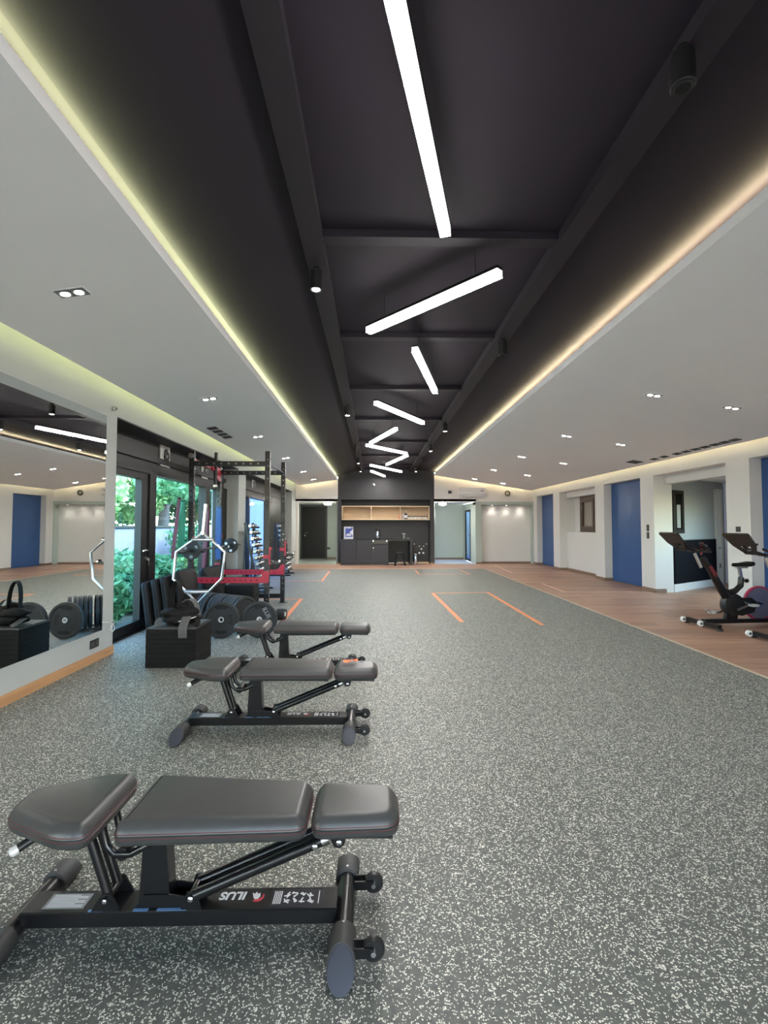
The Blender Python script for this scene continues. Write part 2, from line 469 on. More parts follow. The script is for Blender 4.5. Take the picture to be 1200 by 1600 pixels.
# right wall: piers at XR, recesses A..E back to XB
REC = [(16.0, 17.62), (12.95, 15.45), (10.72, 12.44), (8.08, 10.2), (5.7, 7.56)]
RZ = 2.475
b = MB()
edges = [18.15] + [v for a, c in REC for v in (c, a)] + [Y0]
for i in range(0, len(edges), 2): b.box(XR, XB, edges[i+1], edges[i], 0, RZ)
b.box(XR, XB, Y0, 18.15, RZ, 3.0)
b.box(XB, 6.45, 15.45, 18.15, 0, 3.0).box(XB, 6.45, 10.72, 12.95, 0, 3.0).box(XB, 6.45, Y0, 7.56, 0, 3.0)
a, c = REC[1]                                               # window bay: niche in the back wall
b.box(XB, 6.45, a, c, 0, 1.22).box(XB, 6.45, a, c, 2.30, 3.0).box(XB, 6.45, a, 13.0, 1.22, 2.30).box(6.44, 6.6, a, c, 1.22, 2.30)
a, c = REC[3]                                               # alcove: header only
b.box(XB, 6.34, a, c, 2.29, 3.0).box(XB, 6.34, c, 10.72, 0, 3.0).box(XB, 6.34, 7.56, a, 0, 3.0)
struct(b.build('wall_right', 'wall_white'), 'white right wall with piers and recesses')
b = MB()
for i in range(0, len(edges), 2):
    y0, y1 = edges[i+1], min(edges[i], 18.0)
    b.box(XR-.012, XR, y0, y1, 0, .075)
    if y0 > Y0: b.box(XR, XB, y0-.012, y0, 0, .075)
b.box(XB-.012, XB, 12.95, 15.45, 0, .075)
struct(b.build('baseboard_right', 'base_dark'), 'brown skirting along the right piers')
for k, i in enumerate((0, 2, 4)):
    a, c = REC[i]
    d = struct(B(XB-.035, XB-.001, a+.003, c-.003, .012, RZ-.003).build('door_%d' % (k+1), 'blue'),
           ('blue full height door panel beside the far niche', 'blue full height door panel between window and light switches', 'blue full height door panel behind the bikes')[k])
    MB().box(XB-.05, XB-.035, a+.12, a+.16, 2.26, 2.31, bevel=.004).build('catch', 'black_plastic', d)
# brown window in its niche
w = struct(MB().box(6.30, 6.44, 13.70, 14.93, 1.2205, 1.226).build('window_1', 'window_brown'), 'brown framed inner window in right wall niche')
b = MB().box(6.35, 6.43, 13.78, 14.85, 1.225, 1.31).box(6.35, 6.43, 13.78, 14.85, 2.21, 2.295).box(6.35, 6.43, 14.74, 14.85, 1.31, 2.21).box(6.35, 6.43, 13.78, 13.90, 1.31, 2.21)
b.build('window_frame', 'window_brown', w)
b = MB().box(6.335, 6.41, 13.90, 14.0, 1.31, 2.21).box(6.335, 6.41, 14.64, 14.74, 1.31, 2.21).box(6.335, 6.41, 14.0, 14.64, 1.31, 1.40).box(6.335, 6.41, 14.0, 14.64, 2.12, 2.21)
b.build('window_sash', 'window_brown', w)
B(6.385, 6.395, 14.0, 14.64, 1.40, 2.12).build('pane', 'tan_pane', w)
MB().box(6.34, 6.37, 14.66, 14.69, 1.98, 2.02, bevel=.004).box(6.335, 6.345, 14.665, 14.685, 1.90, 2.02, bevel=.003).build('window_handle', 'white_plastic', w)
# alcove behind the bikes
ax = Matrix.Translation((6.34, 10.22, 0)) @ Matrix.Rotation(math.atan2(1.33, 2.02), 4, 'Z')
b = MB().box(0, 2.6, 0, .12, 0, 2.45, ax)
b.box(8.7, 8.8, 6.6, 7.4, 0, 2.45).box(8.7, 8.8, 9.4, 12.1, 0, 2.45).box(8.7, 8.8, 7.4, 9.4, 0, .9).box(8.7, 8.8, 7.4, 9.4, 2.1, 2.45).box(7.6, 8.8, 12.0, 12.1, 0, 2.45).box(6.34, 8.8, 6.6, 6.7, 0, 2.45)
struct(b.build('wall_alcove', 'grey_blue'), 'dim grey blue alcove walls')
wa = struct(MB().box(8.72, 8.78, 7.4, 7.47, .9, 2.1).box(8.72, 8.78, 9.33, 9.4, .9, 2.1).box(8.72, 8.78, 7.47, 9.33, .9, .97).box(8.72, 8.78, 7.47, 9.33, 2.03, 2.1).build('window_5', 'window_brown'), 'alcove daylight window')
B(8.745, 8.755, 7.47, 9.33, .97, 2.03).build('pane', 'glass', wa)
struct(B(6.34, 8.8, 6.6, 12.1, 2.45, 2.5).build('ceiling_alcove', 'ceil_white'))
struct(MB().box(.02, 2.0, -.02, 0, 0, .17, ax).build('baseboard_alcove', 'wall_white'), 'white plinth under the black panel')
al = T('wall_pad', 'long black panel on angled alcove wall behind the bikes', 'panel', ax.translation, (0, 0, math.atan2(1.33, 2.02)))
MB().box(.01, 2.02, -.045, -.001, .171, 1.08, bevel=.01).build('pad', 'void', al)
MB().box(.01, 2.02, -.05, -.001, 1.081, 1.10).build('top_rail', 'black_plastic', al)
w = struct(MB().box(.02, .50, -.03, 0, 1.24, 1.33, ax).box(.02, .50, -.03, 0, 2.09, 2.17, ax).box(.02, .12, -.03, 0, 1.33, 2.09, ax).box(.40, .50, -.03, 0, 1.33, 2.09, ax).build('window_2', 'window_dark'), 'dark brown window in the alcove')
MB().box(.12, .40, -.012, -.002, 1.33, 2.09, ax).build('pane', 'void', w)
MB().box(.20, .36, -.016, -.012, 1.36, 1.86, ax).build('blind', 'grey_blue', w)
d = struct(MB().box(2.06, 2.14, -.06, 0, 0, 2.2, ax).box(2.30, 2.38, -.06, 0, 0, 2.2, ax).box(2.06, 2.38, -.06, 0, 2.2, 2.28, ax).build('door_4', 'wall_white'), 'white door frame at the end of the alcove')
MB().box(2.14, 2.30, -.03, 0, 0, 2.2, ax).build('door_panel', 'white_plastic', d)
MB().box(2.11, 2.16, -.08, -.06, .42, .52, ax).box(2.11, 2.16, -.08, -.06, .86, .90, ax).build('hinge', 'chrome', d)
# back wall behind the camera
struct(MB().box(-3.45, -2.4, Y0-.1, Y0, 0, 3.6).box(5.4, 6.45, Y0-.1, Y0, 0, 3.6).box(-2.4, 5.4, Y0-.1, Y0, 2.6, 3.6).build('wall_back', 'wall_white'), 'white wall behind the camera with a wide glazed front')
b = MB().box(-2.4, 5.4, Y0-.09, Y0-.01, 0, .10).box(-2.4, 5.4, Y0-.09, Y0-.01, 2.52, 2.6)
for k in range(6): b.box(-2.4+1.544*k, -2.32+1.544*k, Y0-.09, Y0-.01, .1, 2.52)
w = struct(b.build('window_6', 'frame_black'), 'glazed shopfront behind the camera')
for k in range(5): B(-2.32+1.544*k, -2.4+1.544*(k+1), Y0-.055, Y0-.045, .1, 2.52).build('pane', 'grey_glass', w)
struct(B(-14, 16, -20, Y0-.1, -.2, -.1).build('ground_forecourt', 'trim_beige'), 'pale paved forecourt outside the glazed front')

# black pitched ceiling
prof = [(-3.45, 2.965), (-1.338, 3.245), (-.45, 3.50), (1.42, 3.50), (2.237, 3.412), (6.5, 2.775)]
b = MB()
out = prof + [(x, z+.1) for x, z in reversed(prof)]
b.prism(out, lambda u, v, w_: (u, w_, v), Y0, 18.15)
struct(b.build('ceiling', 'black_ceil'), 'black pitched upper ceiling')
b = MB()
for x in (-.44, 1.39): b.box(x-.075, x+.075, Y0, 18, 3.415, 3.50)
struct(b.build('trim_5', 'black_beam'), 'long black ceiling beams')
b = MB()
for y in (.9, 3.42, 5.25, 7.25, 9.35, 11.8, 14.2, 16.5): b.box(-.365, 1.315, y-.055, y+.055, 3.445, 3.51)
struct(b.build('trim_6', 'black_beam'), 'black cross beams of the ceiling')
# white dropped side ceilings, sloped (z falls outwards)
zl = lambda x: 2.885 + .150*(x+2.72)
zr = lambda x: 2.71 + .155*(5.78-x)
t = .075
b = MB().prism([(-2.72, zl(-2.72)), (-1.338, zl(-1.338)), (-1.338, zl(-1.338)+t), (-2.72, zl(-2.72)+t)], lambda u, v, w_: (u, w_, v), Y0, 17.75)
struct(b.build('ceiling_left', 'ceil_white'), 'white dropped ceiling on the left')
b = MB().prism([(2.237, zr(2.237)), (5.78, zr(5.78)), (5.78, zr(5.78)+t), (2.237, zr(2.237)+t)], lambda u, v, w_: (u, w_, v), Y0, 17.75)
struct(b.build('ceiling_right', 'ceil_white'), 'white dropped ceiling on the right')
# cove LED strips lying on the upper side of the dropped ceilings
def strip(name, label, x, zf, matn, dx):
    z = zf(x)+t
    o = T(name, label, 'light strip', (x, 0, z))
    if matn[:4] == 'cove':      # shallow tray, lit face upwards only
        MB().box(-.012, .012, Y0+.1, 17.7, .0, .009).box(-.0125, -.0105, Y0+.1, 17.7, .009, .015).box(.0105, .0125, Y0+.1, 17.7, .009, .015).build('profile', 'black_plastic', o)
        B(-.010, .010, Y0+.1, 17.7, .0095, .0115).build('diffuser', matn, o)
        return
    B(-.011, .011, Y0+.1, 17.7, .0, .012).build('profile', 'white_plastic', o)
    B(-.010, .010, Y0+.1, 17.7, .012, .026).build('diffuser', matn, o)
strip('cove_strip', 'hidden yellow green light strip along the left black ceiling edge', -1.338-.028, zl, 'cove_l', 1)
strip('cove_strip', 'hidden warm light strip along the right black ceiling edge', 2.237+.028, zr, 'cove_r', 1)
strip('cove_strip', 'hidden yellow green light strip above the mirror and glazing', -2.72+.012, zl, 'wall_l', 1)
strip('cove_strip', 'hidden warm light strip above the right wall piers', 5.78-.012, zr, 'wall_r', 1)
for nm, xa, xb, zf in (('left', -2.70, -1.40, zl), ('right', 2.30, 5.74, zr)):
    o = T('cove_strip', 'hidden warm light strip along the far wall on the %s' % nm, 'light strip', ((xa+xb)/2, 17.738, 0))
    cx = (xa+xb)/2
    b = MB(); b.prism([(xa-cx, zf(xa)+t), (xb-cx, zf(xb)+t), (xb-cx, zf(xb)+t+.012), (xa-cx, zf(xa)+t+.012)], lambda u, v, w_: (u, w_, v), -.01, .01)
    b.build('diffuser', 'cove_far', o)

# ================================================================== LIGHTS
def downlight(x, y, zf, label, sgn):
    zz = zf(x); sl = math.atan(.15)*sgn
    o = T('downlight', label, 'light', (x, y, zz), (0, sl, 0), 'twin recessed downlights')
    b = MB().box(-.105, .105, -.055, .055, -.003, .004); b.build('bezel', 'ceil_white', o)
    MB().box(-.098, .098, -.048, .048, -.005, -.002).build('recess', 'print_grey', o)
    for s in (-1, 1):
        MB().lathe([(.036, -.0055), (.044, -.008), (.036, -.009)], (s*.046, 0, 0), (0, 0, 1), 16).build('reflector_ring', 'steel', o, 40)
        MB().lathe([(.001, -.0105), (.022, -.0105), (.035, -.0075), (.035, -.006)], (s*.046, 0, 0), (0, 0, 1), 16).build('lens', 'down', o, 40)
LY = [3.285, 6.041, 8.594, 11.313, 14.137, 16.493]
RY = [6.02, 8.80, 11.51, 14.23, 16.96]
for i, y in enumerate(LY):
    nm = '%s from the camera' % ORD[i]
    downlight(-2.048, y, zl, 'twin recessed downlight in left white ceiling, %s' % nm, -1)
for x, row in ((3.54, 'inner'), (4.54, 'outer')):
    for i, y in enumerate(RY):
        nm = '%s from the camera' % ORD[i]
        downlight(x, y, zr, 'twin recessed downlight in %s row of right white ceiling, %s' % (row, nm), 1)
BARS = [((.064-.10, 1.577-.36), (.44, 2.919)), ((-.049, 4.433), (.898, 3.386)), ((.418, 4.903), (.825, 6.459)), ((.027, 7.062), (.861, 8.435)),
        ((-.071, 10.519), (.414, 8.956)), ((-.158, 10.775), (.81, 12.013)), ((.374, 14.187), (.848, 12.345)), ((-.096, 14.349), (.91, 16.044)), ((-.085, 15.875), (.392, 17.522))]
for i, (p, q) in enumerate(BARS):
    p, q = Vector((*p, 0)), Vector((*q, 0)); d = q-p; L = d.length; c = (p+q)/2
    o = T('bar_light', 'white linear bar light under black ceiling, %s from the camera in the zigzag' % ORD[i], 'light', (c.x, c.y, 3.18), (0, 0, math.atan2(d.y, d.x)), 'zigzag bar lights')
    MB().box(-L/2, L/2, -.033, .033, .052, .075).build('housing', 'black_plastic', o)
    MB().box(-L/2, L/2, -.031, .031, 0, .004).build('diffuser', 'bar_light', o)
    lab(MB().box(-L/2, L/2, -.031, .031, .0045, .052).build('diffuser_side', 'bar_side', o), 'softly glowing side of the bar')
    for s in (-1, 1): MB().cyl((s*L*.35, 0, .075), (s*L*.35, 0, .32), .0025, n=6).build('hanger', 'black_plastic', o)
SP = [(-.452, 3.737, 'left', 1), (-.44, 8.066, 'left', 1), (-.45, 11.9, 'left', 0), (-.455, 14.3, 'left', 1), (-.45, 16.4, 'left', 1),
      (1.30, 1.95, 'right', 0), (1.39, 5.158, 'right', 0), (1.39, 9.385, 'right', 1), (1.40, 11.9, 'right', 1), (1.41, 14.1, 'right', 0), (1.43, 16.43, 'right', 1)]
cnt = {'left': 0, 'right': 0}
for x, y, sd, lit in SP:
    o = T('ceiling_spot', 'black cylinder spotlight on %s ceiling beam, %s from the camera' % (sd, ORD[cnt[sd]]), 'light', (x, y, 3.415), (0, 0, 0), 'beam spotlights')
    cnt[sd] += 1
    MB().cyl((0, 0, 0), (0, 0, -.03), .03, n=14).build('mount', 'black_plastic', o, 40)
    MB().lathe([(.045, -.17), (.05, -.165), (.05, -.03), (.045, -.025)], (0, 0, 0), (0, 0, 1), 18).build('body', 'black_plastic', o, 40)
    MB().lathe([(.030, -.172), (.043, -.176), (.043, -.17), (.030, -.166)], (0, 0, 0), (0, 0, 1), 18, True).build('bezel', 'steel' if lit else 'black_plastic', o, 40)
    MB().lathe([(.001, -.173), (.03, -.172), (.03, -.168)], (0, 0, 0), (0, 0, 1), 14).build('lens', 'down' if lit else 'hole', o, 40)
# three niche wall washers: fixtures with real spot lamps
for i, x in enumerate((4.43, 4.97, 5.50)):
    o = T('wall_washer', 'small spot over the white far niche, %s from the left' % ORD[i], 'light', (x, 18.10, 2.19), (0, 0, 0), 'niche wall washers')
    MB().lathe([(.035, 0), (.035, -.02), (.028, -.024), (.024, -.01)], (0, 0, 0), (0, 0, 1), 14).build('ring', 'white_plastic', o, 40)
    MB().lathe([(.001, -.012), (.024, -.012), (.024, -.008)], (0, 0, 0), (0, 0, 1), 12).build('lens', 'down', o, 40)
    L = bpy.data.lights.new('washer_lamp', 'SPOT'); L.energy = 3.2; L.color = (1, .95, .86); L.spot_size = R(84); L.spot_blend = .8; L.shadow_soft_size = .02
    lo = bpy.data.objects.new('washer_lamp', L); COL.objects.link(lo); lo.parent = o; lo.location = (0, 0, -.03); lo.rotation_euler = (R(6), 0, 0)
for nm, x, y in (('left', -1.74, 18.42), ('right', 2.62, 18.42)):
    o = T('round_lamp', 'round white ceiling lamp in the %s hall' % nm, 'light', (x, y, 2.318))
    MB().lathe([(.15, 0), (.15, -.05), (.14, -.06)], (0, 0, 0), (0, 0, 1), 24).build('rim', 'white_plastic', o, 40)
    MB().lathe([(.14, -.06), (.13, -.10), (.08, -.125), (.001, -.13)], (0, 0, 0), (0, 0, 1), 24).build('diffuser', 'round_lamp', o, 40)

# ================================================================== GLAZING LEFT
def frame_box(b, y0, y1, z0, z1, w, x0=-3.235, x1=-3.165):
    b.box(x0, x1, y0, y0+w, z0, z1).box(x0, x1, y1-w, y1, z0, z1).box(x0, x1, y0+w, y1-w, z0, z0+w).box(x0, x1, y0+w, y1-w, z1-w, z1)
w = struct(MB().box(-3.27, -3.13, 5.49, 10.42, 2.13, 2.19).box(-3.27, -3.13, 6.86, 7.06, 0, 2.13).box(-3.27, -3.13, 9.14, 9.36, 0, 2.13).box(-3.27, -3.13, 9.92, 10.42, 0, 2.13).box(-3.27, -3.13, 7.06, 9.92, 0, .09).build('window_3', 'frame_black'), 'black framed full height glazing onto the garden')
B(-3.205, -3.195, 7.06, 9.14, .09, 2.13).build('pane', 'glass', w)
B(-3.205, -3.195, 9.36, 9.92, .09, 2.13).build('pane', 'glass', w)
d = struct(MB().box(-3.24, -3.15, 5.50, 5.62, .02, 2.13).box(-3.24, -3.15, 6.66, 6.86, .02, 2.13).box(-3.24, -3.15, 5.62, 6.66, .02, .14).box(-3.24, -3.15, 5.62, 6.66, 2.04, 2.13).build('door_5', 'frame_black'), 'black framed glass garden door')
B(-3.205, -3.195, 5.62, 6.66, .14, 2.04).build('pane', 'glass', d)
b = MB().tube([(-3.15, 6.78, 1.07), (-3.10, 6.78, 1.07), (-3.095, 6.76, 1.07), (-3.095, 6.62, 1.065)], .011).cyl((-3.152, 6.78, 1.07), (-3.142, 6.78, 1.07), .026)
b.build('door_handle', 'chrome', d, 40)
b = MB().cyl((-3.15, 6.78, .96), (-3.13, 6.78, .96), .024).cyl((-3.13, 6.78, .96), (-3.10, 6.78, .96), .006, n=6)
b.build('lock_cylinder', 'chrome', d, 40)
b = MB().box(-3.11, -3.106, 6.77, 6.79, .93, .965).box(-3.11, -3.106, 6.80, 6.835, .92, .955).box(-3.11, -3.106, 6.81, 6.822, .86, .92)
b.build('key', 'steel', d)
B(-3.45, -3.1, 5.49, 10.42, -.02, .012).build('threshold', 'frame_black', w)
b = MB().box(-3.27, -3.13, 11.0, 17.15, 2.13, 2.19).box(-3.27, -3.13, 11.0, 11.12, 0, 2.13).box(-3.27, -3.13, 14.5, 14.68, 0, 2.13).box(-3.27, -3.13, 12.26, 12.36, 0, 2.13).box(-3.27, -3.13, 11.12, 17.15, 0, .09)
w = struct(b.build('window_4', 'frame_black'), 'black framed glazing with blue daylight beyond the pier')
B(-3.205, -3.195, 11.12, 12.26, .09, 2.13).build('pane', 'frosted', w)
B(-3.205, -3.195, 12.36, 14.5, .09, 2.13).build('pane', 'frosted', w)
d = struct(B(-3.23, -3.15, 14.68, 17.15, .09, 2.13).build('door_6', 'frame_black'), 'closed black door leaf beyond the blue glazing')
MB().tube([(-3.15, 14.8, 1.05), (-3.1, 14.8, 1.05), (-3.1, 14.95, 1.05)], .011).build('door_handle', 'chrome', d, 40)
# fans on bulkhead
def fan(y, z, lbl, g='bulkhead extractor fans'):
    o = T('extractor_fan', lbl, 'fan', (XG, y, z), (0, 0, 0), g)
    MB().box(.001, .03, -.16, .16, -.16, .16, bevel=.008).build('cover', 'white_plastic', o)
    MB().lathe([(.125, .03), (.13, .042), (.12, .045), (.115, .032)], (0, 0, 0), (1, 0, 0), 28, True).build('grille_ring', 'white_plastic', o, 40)
    MB().lathe([(.001, .031), (.118, .031), (.118, .033)], (0, 0, 0), (1, 0, 0), 28).build('duct_opening', 'hole', o, 40)
    b = MB()
    for k in range(5):
        a = 2*PI*k/5
        m = Matrix.Rotation(a, 4, 'X')
        P = [(.036, -.012, .02), (.040, .012, .02), (.044, .05, .105), (.036, -.025, .11)]
        b._f(b.pts([m @ Vector(p) for p in P])); b._f(b.pts([m @ (Vector(p)+Vector((.003, 0, 0))) for p in P]))
    b.build('fan_blades', 'rubber_cap', o)
    MB().lathe([(.028, .034), (.028, .048), (.02, .052)], (0, 0, 0), (1, 0, 0), 14).build('hub', 'steel', o, 40)
for i, (y, z) in enumerate(((7.447, 2.46), (9.178, 2.445), (12.905, 2.48), (14.515, 2.48))):
    fan(y, z, 'white square extractor fan on black bulkhead, %s from the camera' % ORD[i])

# ------------------------------------------------------------------ garden
struct(B(-14, -3.27, 0, 40, -.25, -.10).build('ground_garden', 'soil'), 'garden soil outside the glazing')
gw = struct(B(-6.5, -6.25, 4, 18.2, -.1, 1.36).build('wall_garden', 'garden_wall'), 'lavender grey garden wall beyond the glass')
B(-6.54, -6.21, 4, 18.2, 1.36, 1.41).build('coping', 'black_board_top', gw)
struct(MB().box(-6.0, -5.6, 18.3, 34, -.1, 4.2).build('wall_house', 'pale_blue_wall'), 'pale bluish wall outside the far glazing')
def leaves(name, n, sampler, size, mat, parent, seed, droop=.4):
    rg = np.random.default_rng(seed)
    C = sampler(rg, n)
    d = rg.normal(size=(n, 3)); d[:, 2] -= droop; d /= np.linalg.norm(d, axis=1)[:, None]
    u = rg.normal(size=(n, 3)); s = np.cross(d, u); s /= np.linalg.norm(s, axis=1)[:, None]
    nn = np.cross(d, s)
    L = size*rg.uniform(.6, 1.4, n)[:, None]; Wd = L*.26
    V = np.stack([C-d*L*.5, C+s*Wd+nn*L*.06, C+d*L*.5, C-s*Wd+nn*L*.06], 1).reshape(-1, 3)
    I = np.arange(n)[:, None]*4
    F = np.concatenate([I+np.array([[0, 1, 2]]), I+np.array([[0, 2, 3]])], 1).reshape(-1, 3)
    me = bpy.data.meshes.new(name); me.from_pydata(V.tolist(), [], F.tolist()); me.materials.append(M[mat])
    return stuff(link(name, me, parent))
def blob(cs):
    cs = np.array(cs, float)
    def f(rg, n):
        k = rg.integers(0, len(cs), n); c = cs[k]
        v = rg.normal(size=(n, 3)); v /= np.linalg.norm(v, axis=1)[:, None]
        return c[:, :3] + v*(rg.uniform(.35, 1, n)**.5)[:, None]*c[:, 3:6]
    return f
def shrub(x, y, h, r, label, mat, seed, n=1500, size=.14):
    o = T('shrub', label, 'shrub', (x, y, -.1), group='shrubs outside the glass')
    rg = random.Random(seed); cs = []
    for k in range(7):
        a = rg.uniform(0, 2*PI); q = rg.uniform(0, r*.6)
        cs.append((q*math.cos(a), q*math.sin(a), rg.uniform(.3, .8)*h, r*.55, r*.55, h*.32))
    b = MB()
    for c in cs: b.tube([(0, 0, 0), (c[0]*.4, c[1]*.4, c[2]*.5), (c[0], c[1], c[2]+h*.15)], [.02, .014, .006], 5)
    b.build('stem', 'bark', o)
    leaves('foliage', n, blob(cs), size, mat, o, seed)
SH = [(-3.95, 7.3, .75, .45, 'leaf_mid', 'low light shrub close behind the glass door foot'),
      (-4.3, 8.7, .8, .6, 'leaf_dark', 'bushy deep green shrub close to the door glass'),
      (-5.0, 9.3, .9, .7, 'leaf_mid', 'mid green shrub against wall left of the door stile'),
      (-4.4, 10.2, .85, .65, 'leaf_mid', 'spreading shrub behind the second pane'),
      (-5.3, 11.0, .95, .8, 'leaf_dark', 'tall deep green shrub against wall behind second pane'),
      (-4.6, 12.0, .8, .75, 'leaf_light', 'pale shrub beyond the rack upright'),
      (-5.4, 14.3, 1.5, .7, 'leaf_dark', 'climbing shrub over the wall near the trunk'),
      (-5.0, 14.6, .9, .8, 'leaf_mid', 'mid green shrub seen between rack uprights'),
      (-5.2, 16.6, 1.2, .9, 'leaf_light', 'pale green shrub near the far pier'),
      (-3.75, 9.0, .5, .45, 'leaf_light', 'low pale weeds at the foot of the glazing')]
for i, (x, y, h, r, m, l) in enumerate(SH): shrub(x, y, h, r, l, m, 30+i, 1700, .15)
def tree(x, y, trunk, cs, label, mat, seed, n, size, bend=0):
    o = T('tree', label, 'tree', (x, y, -.1), group='trees beyond the garden wall')
    b = MB().tube([(0, 0, 0), (bend*.3, 0, trunk[1]*.4), (bend, 0, trunk[1])], [trunk[0]*1.15, trunk[0], trunk[0]*.8], 12)
    for c in cs[:5]: b.tube([(bend, 0, trunk[1]*.9), (bend*.5+c[0]*.5, c[1]*.5, (trunk[1]+c[2])*.55), (c[0], c[1], c[2])], [trunk[0]*.4, trunk[0]*.22, .03], 6)
    b.build('trunk', 'bark', o, 50)
    leaves('canopy', n, blob(cs), size, mat, o, seed)
tree(-7.6, 17.6, (.21, 2.3), [(0, 0, 3.6, 2.4, 2.4, 1.2), (1, -2, 3.1, 1.6, 1.8, .9), (.6, 2.2, 3.3, 1.8, 1.8, 1.1), (-1, 0, 4.6, 2, 2.4, 1.1), (.2, -3.6, 2.8, 1.4, 1.6, .8)], 'thick trunked tree behind the garden wall', 'leaf_mid', 71, 9000, .22, .1)
tree(-8.0, 13.2, (.10, 2.4), [(0, 0, 3.0, 1.6, 2.0, 1.2), (.8, -1.5, 2.4, 1.2, 1.4, .8), (.6, 1.4, 2.5, 1.2, 1.5, .9), (-.5, 0, 4.4, 2, 2.4, 1)], 'slender light leaved tree left of the thick trunk', 'leaf_light', 72, 7000, .19, .2)
tree(-9.5, 24, (.18, 3), [(0, 0, 3.4, 2.6, 3, 1.6), (1.5, -2.5, 2.6, 1.8, 2, 1.2), (1.5, 2, 3, 2, 2, 1.3), (0, 0, 5.2, 2.6, 3, 1.2)], 'dark broad tree far behind the wall', 'leaf_dark', 73, 8000, .24, 0)
tree(-10.5, 17, (.2, 3), [(0, 0, 2.2, 2, 4, 1.2), (0, 3, 3.2, 2, 3, 1.6), (0, -3, 3, 2, 3, 1.6), (0, 0, 4.8, 2.4, 4, 1.5)], 'deep green tree row behind the slender tree', 'leaf_dark', 74, 9000, .26, 0)

# ================================================================== WALL FITTINGS
def socket(name, lbl, cat, loc, size, axis, g=None, mat='black_plastic', n=1):
    o = T(name, lbl, cat, loc, (0, 0, {'+x': 0, '-x': PI, '-y': -PI/2}[axis]), g)
    w_, h = size
    MB().box(.0005, .012, -w_/2, w_/2, -h/2, h/2, bevel=.003).build('plate', mat, o)
    for k in range(n):
        c = (k-(n-1)/2)*w_/max(n, 1)
        MB().box(.012, .016, c-w_/n*.36, c+w_/n*.36, -h*.3, h*.3, bevel=.002).build('rocker', 'frame_black' if mat != 'black_plastic' else 'rubber_cap', o)
socket('wall_socket', 'black double socket on grey wall just below the mirror', 'socket', (XL, 5.13, .19), (.15, .085), '+x', n=2)
socket('light_switch', 'upper dark switch plate on white pier beside blue door', 'switch', (XR, 10.44, 1.36), (.085, .14), '-x')
socket('light_switch', 'lower dark switch plate on white pier beside blue door', 'switch', (XR, 10.44, 1.20), (.085, .14), '-x')
socket('light_switch', 'dark switch plate on white pier behind the bike screens', 'switch', (XR, 7.82, 1.35), (.10, .085), '-x')
socket('wall_socket', 'black socket beside the dark hall door', 'socket', (-1.93, 20.9, .45), (.13, .085), '-y')
socket('wall_socket', 'black socket box on far wall beside the air conditioner', 'socket', (2.83, 18.0, 2.66), (.13, .11), '-y')
o = T('wall_sensor', 'small chrome sensor at the top of grey wall beside the mirror', 'sensor', (XL, 5.40, 2.70))
MB().lathe([(.022, 0), (.022, .03), (.018, .036)], (0, 0, 0), (1, 0, 0), 12).build('body', 'steel', o, 40)
MB().lathe([(.001, .037), (.014, .037), (.014, .03)], (0, 0, 0), (1, 0, 0), 12).build('eye', 'hole', o, 40)
o = T('cable', 'loose white cable hooked on the wall corner below mirror', 'cable', (XL+.012, 5.36, .33))
b = MB().tube([(.0, -.10, .05), (.004, .0, .03), (.006, .10, .035), (.008, .14, .01), (.006, .06, -.02), (.006, .0, -.01), (.008, .06, .01), (.01, .12, -.03), (.008, .13, -.07), (.006, .09, -.09), (.006, .05, -.06), (.006, .08, -.02)], .004, 5)
b.build('cord', 'white_plastic', o, 60)
MB().cyl((-.012, .05, .034), (.01, .05, .034), .006, n=8).build('hook', 'steel', o)
# ceiling vents
def vent(x, y, zf, sgn, lbl, sz=(.12, .20)):
    o = T('ceiling_vent', lbl, 'vent', (x, y, zf(x)-.0005), (0, math.atan(.15)*sgn, 0), 'ceiling slot vents')
    MB().box(-sz[0]/2, sz[0]/2, -sz[1]/2, sz[1]/2, -.008, 0).build('vent_frame', 'black_plastic', o)
    for k in range(3):
        x0 = -sz[0]*.36 + k*sz[0]*.3
        MB().box(x0, x0+sz[0]*.12, -sz[1]*.44, sz[1]*.44, -.011, -.008).build('slat', 'rubber_cap', o)
vy = [9.55, 9.22, 8.82, 8.56, 8.30, 8.06, 7.82, 7.60, 7.38]
for i, y in enumerate(vy): vent(5.60, y, zr, 1, 'dark slot vent in right white ceiling, %s from the far end' % ORD[i], (.10, .17))
vent(5.50, 10.1, zr, 1, 'wider dark vent at the far end of the right vent row', (.22, .30))
for i, y in enumerate((7.55, 7.80, 8.05, 8.3)): vent(-2.50, y, zl, -1, 'dark slot vent in left white ceiling, %s from the camera' % ORD[i], (.14, .16))
# AC and round vent
o = T('air_conditioner', 'white wall air conditioner above the right hall', 'air conditioner', (3.65, 18.0, 2.66))
b = MB().prism([(-.001, -.17), (-.15, -.15), (-.20, -.08), (-.21, .10), (-.17, .16), (-.001, .16)], lambda u, v, w_: (w_, u, v), -.47, .47)
b.build('body', 'white_plastic', o, 30)
MB().box(-.42, .42, -.195, -.12, -.165, -.135).build('air_flap', 'off_white', o)
MB().box(.28, .40, -.214, -.205, .02, .05).build('display', 'print_grey', o)
o = T('cable', 'thin white cable hanging from the black socket box', 'cable', (2.9, 17.995, 2.62))
MB().tube([(-.05, 0, 0), (.0, -.004, -.14), (.10, -.004, -.22), (.26, -.004, -.17), (.30, -.004, -.05)], .006, 5).build('cord', 'white_plastic', o, 60)
o = T('round_vent', 'round grey vent on far wall above the white niche', 'vent', (4.98, 18.0, 2.62))
MB().lathe([(.07, 0), (.10, .0), (.105, .03), (.085, .045), (.065, .02)], (0, 0, 0), (0, -1, 0), 24, True).build('ring', 'rubber_cap', o, 40)
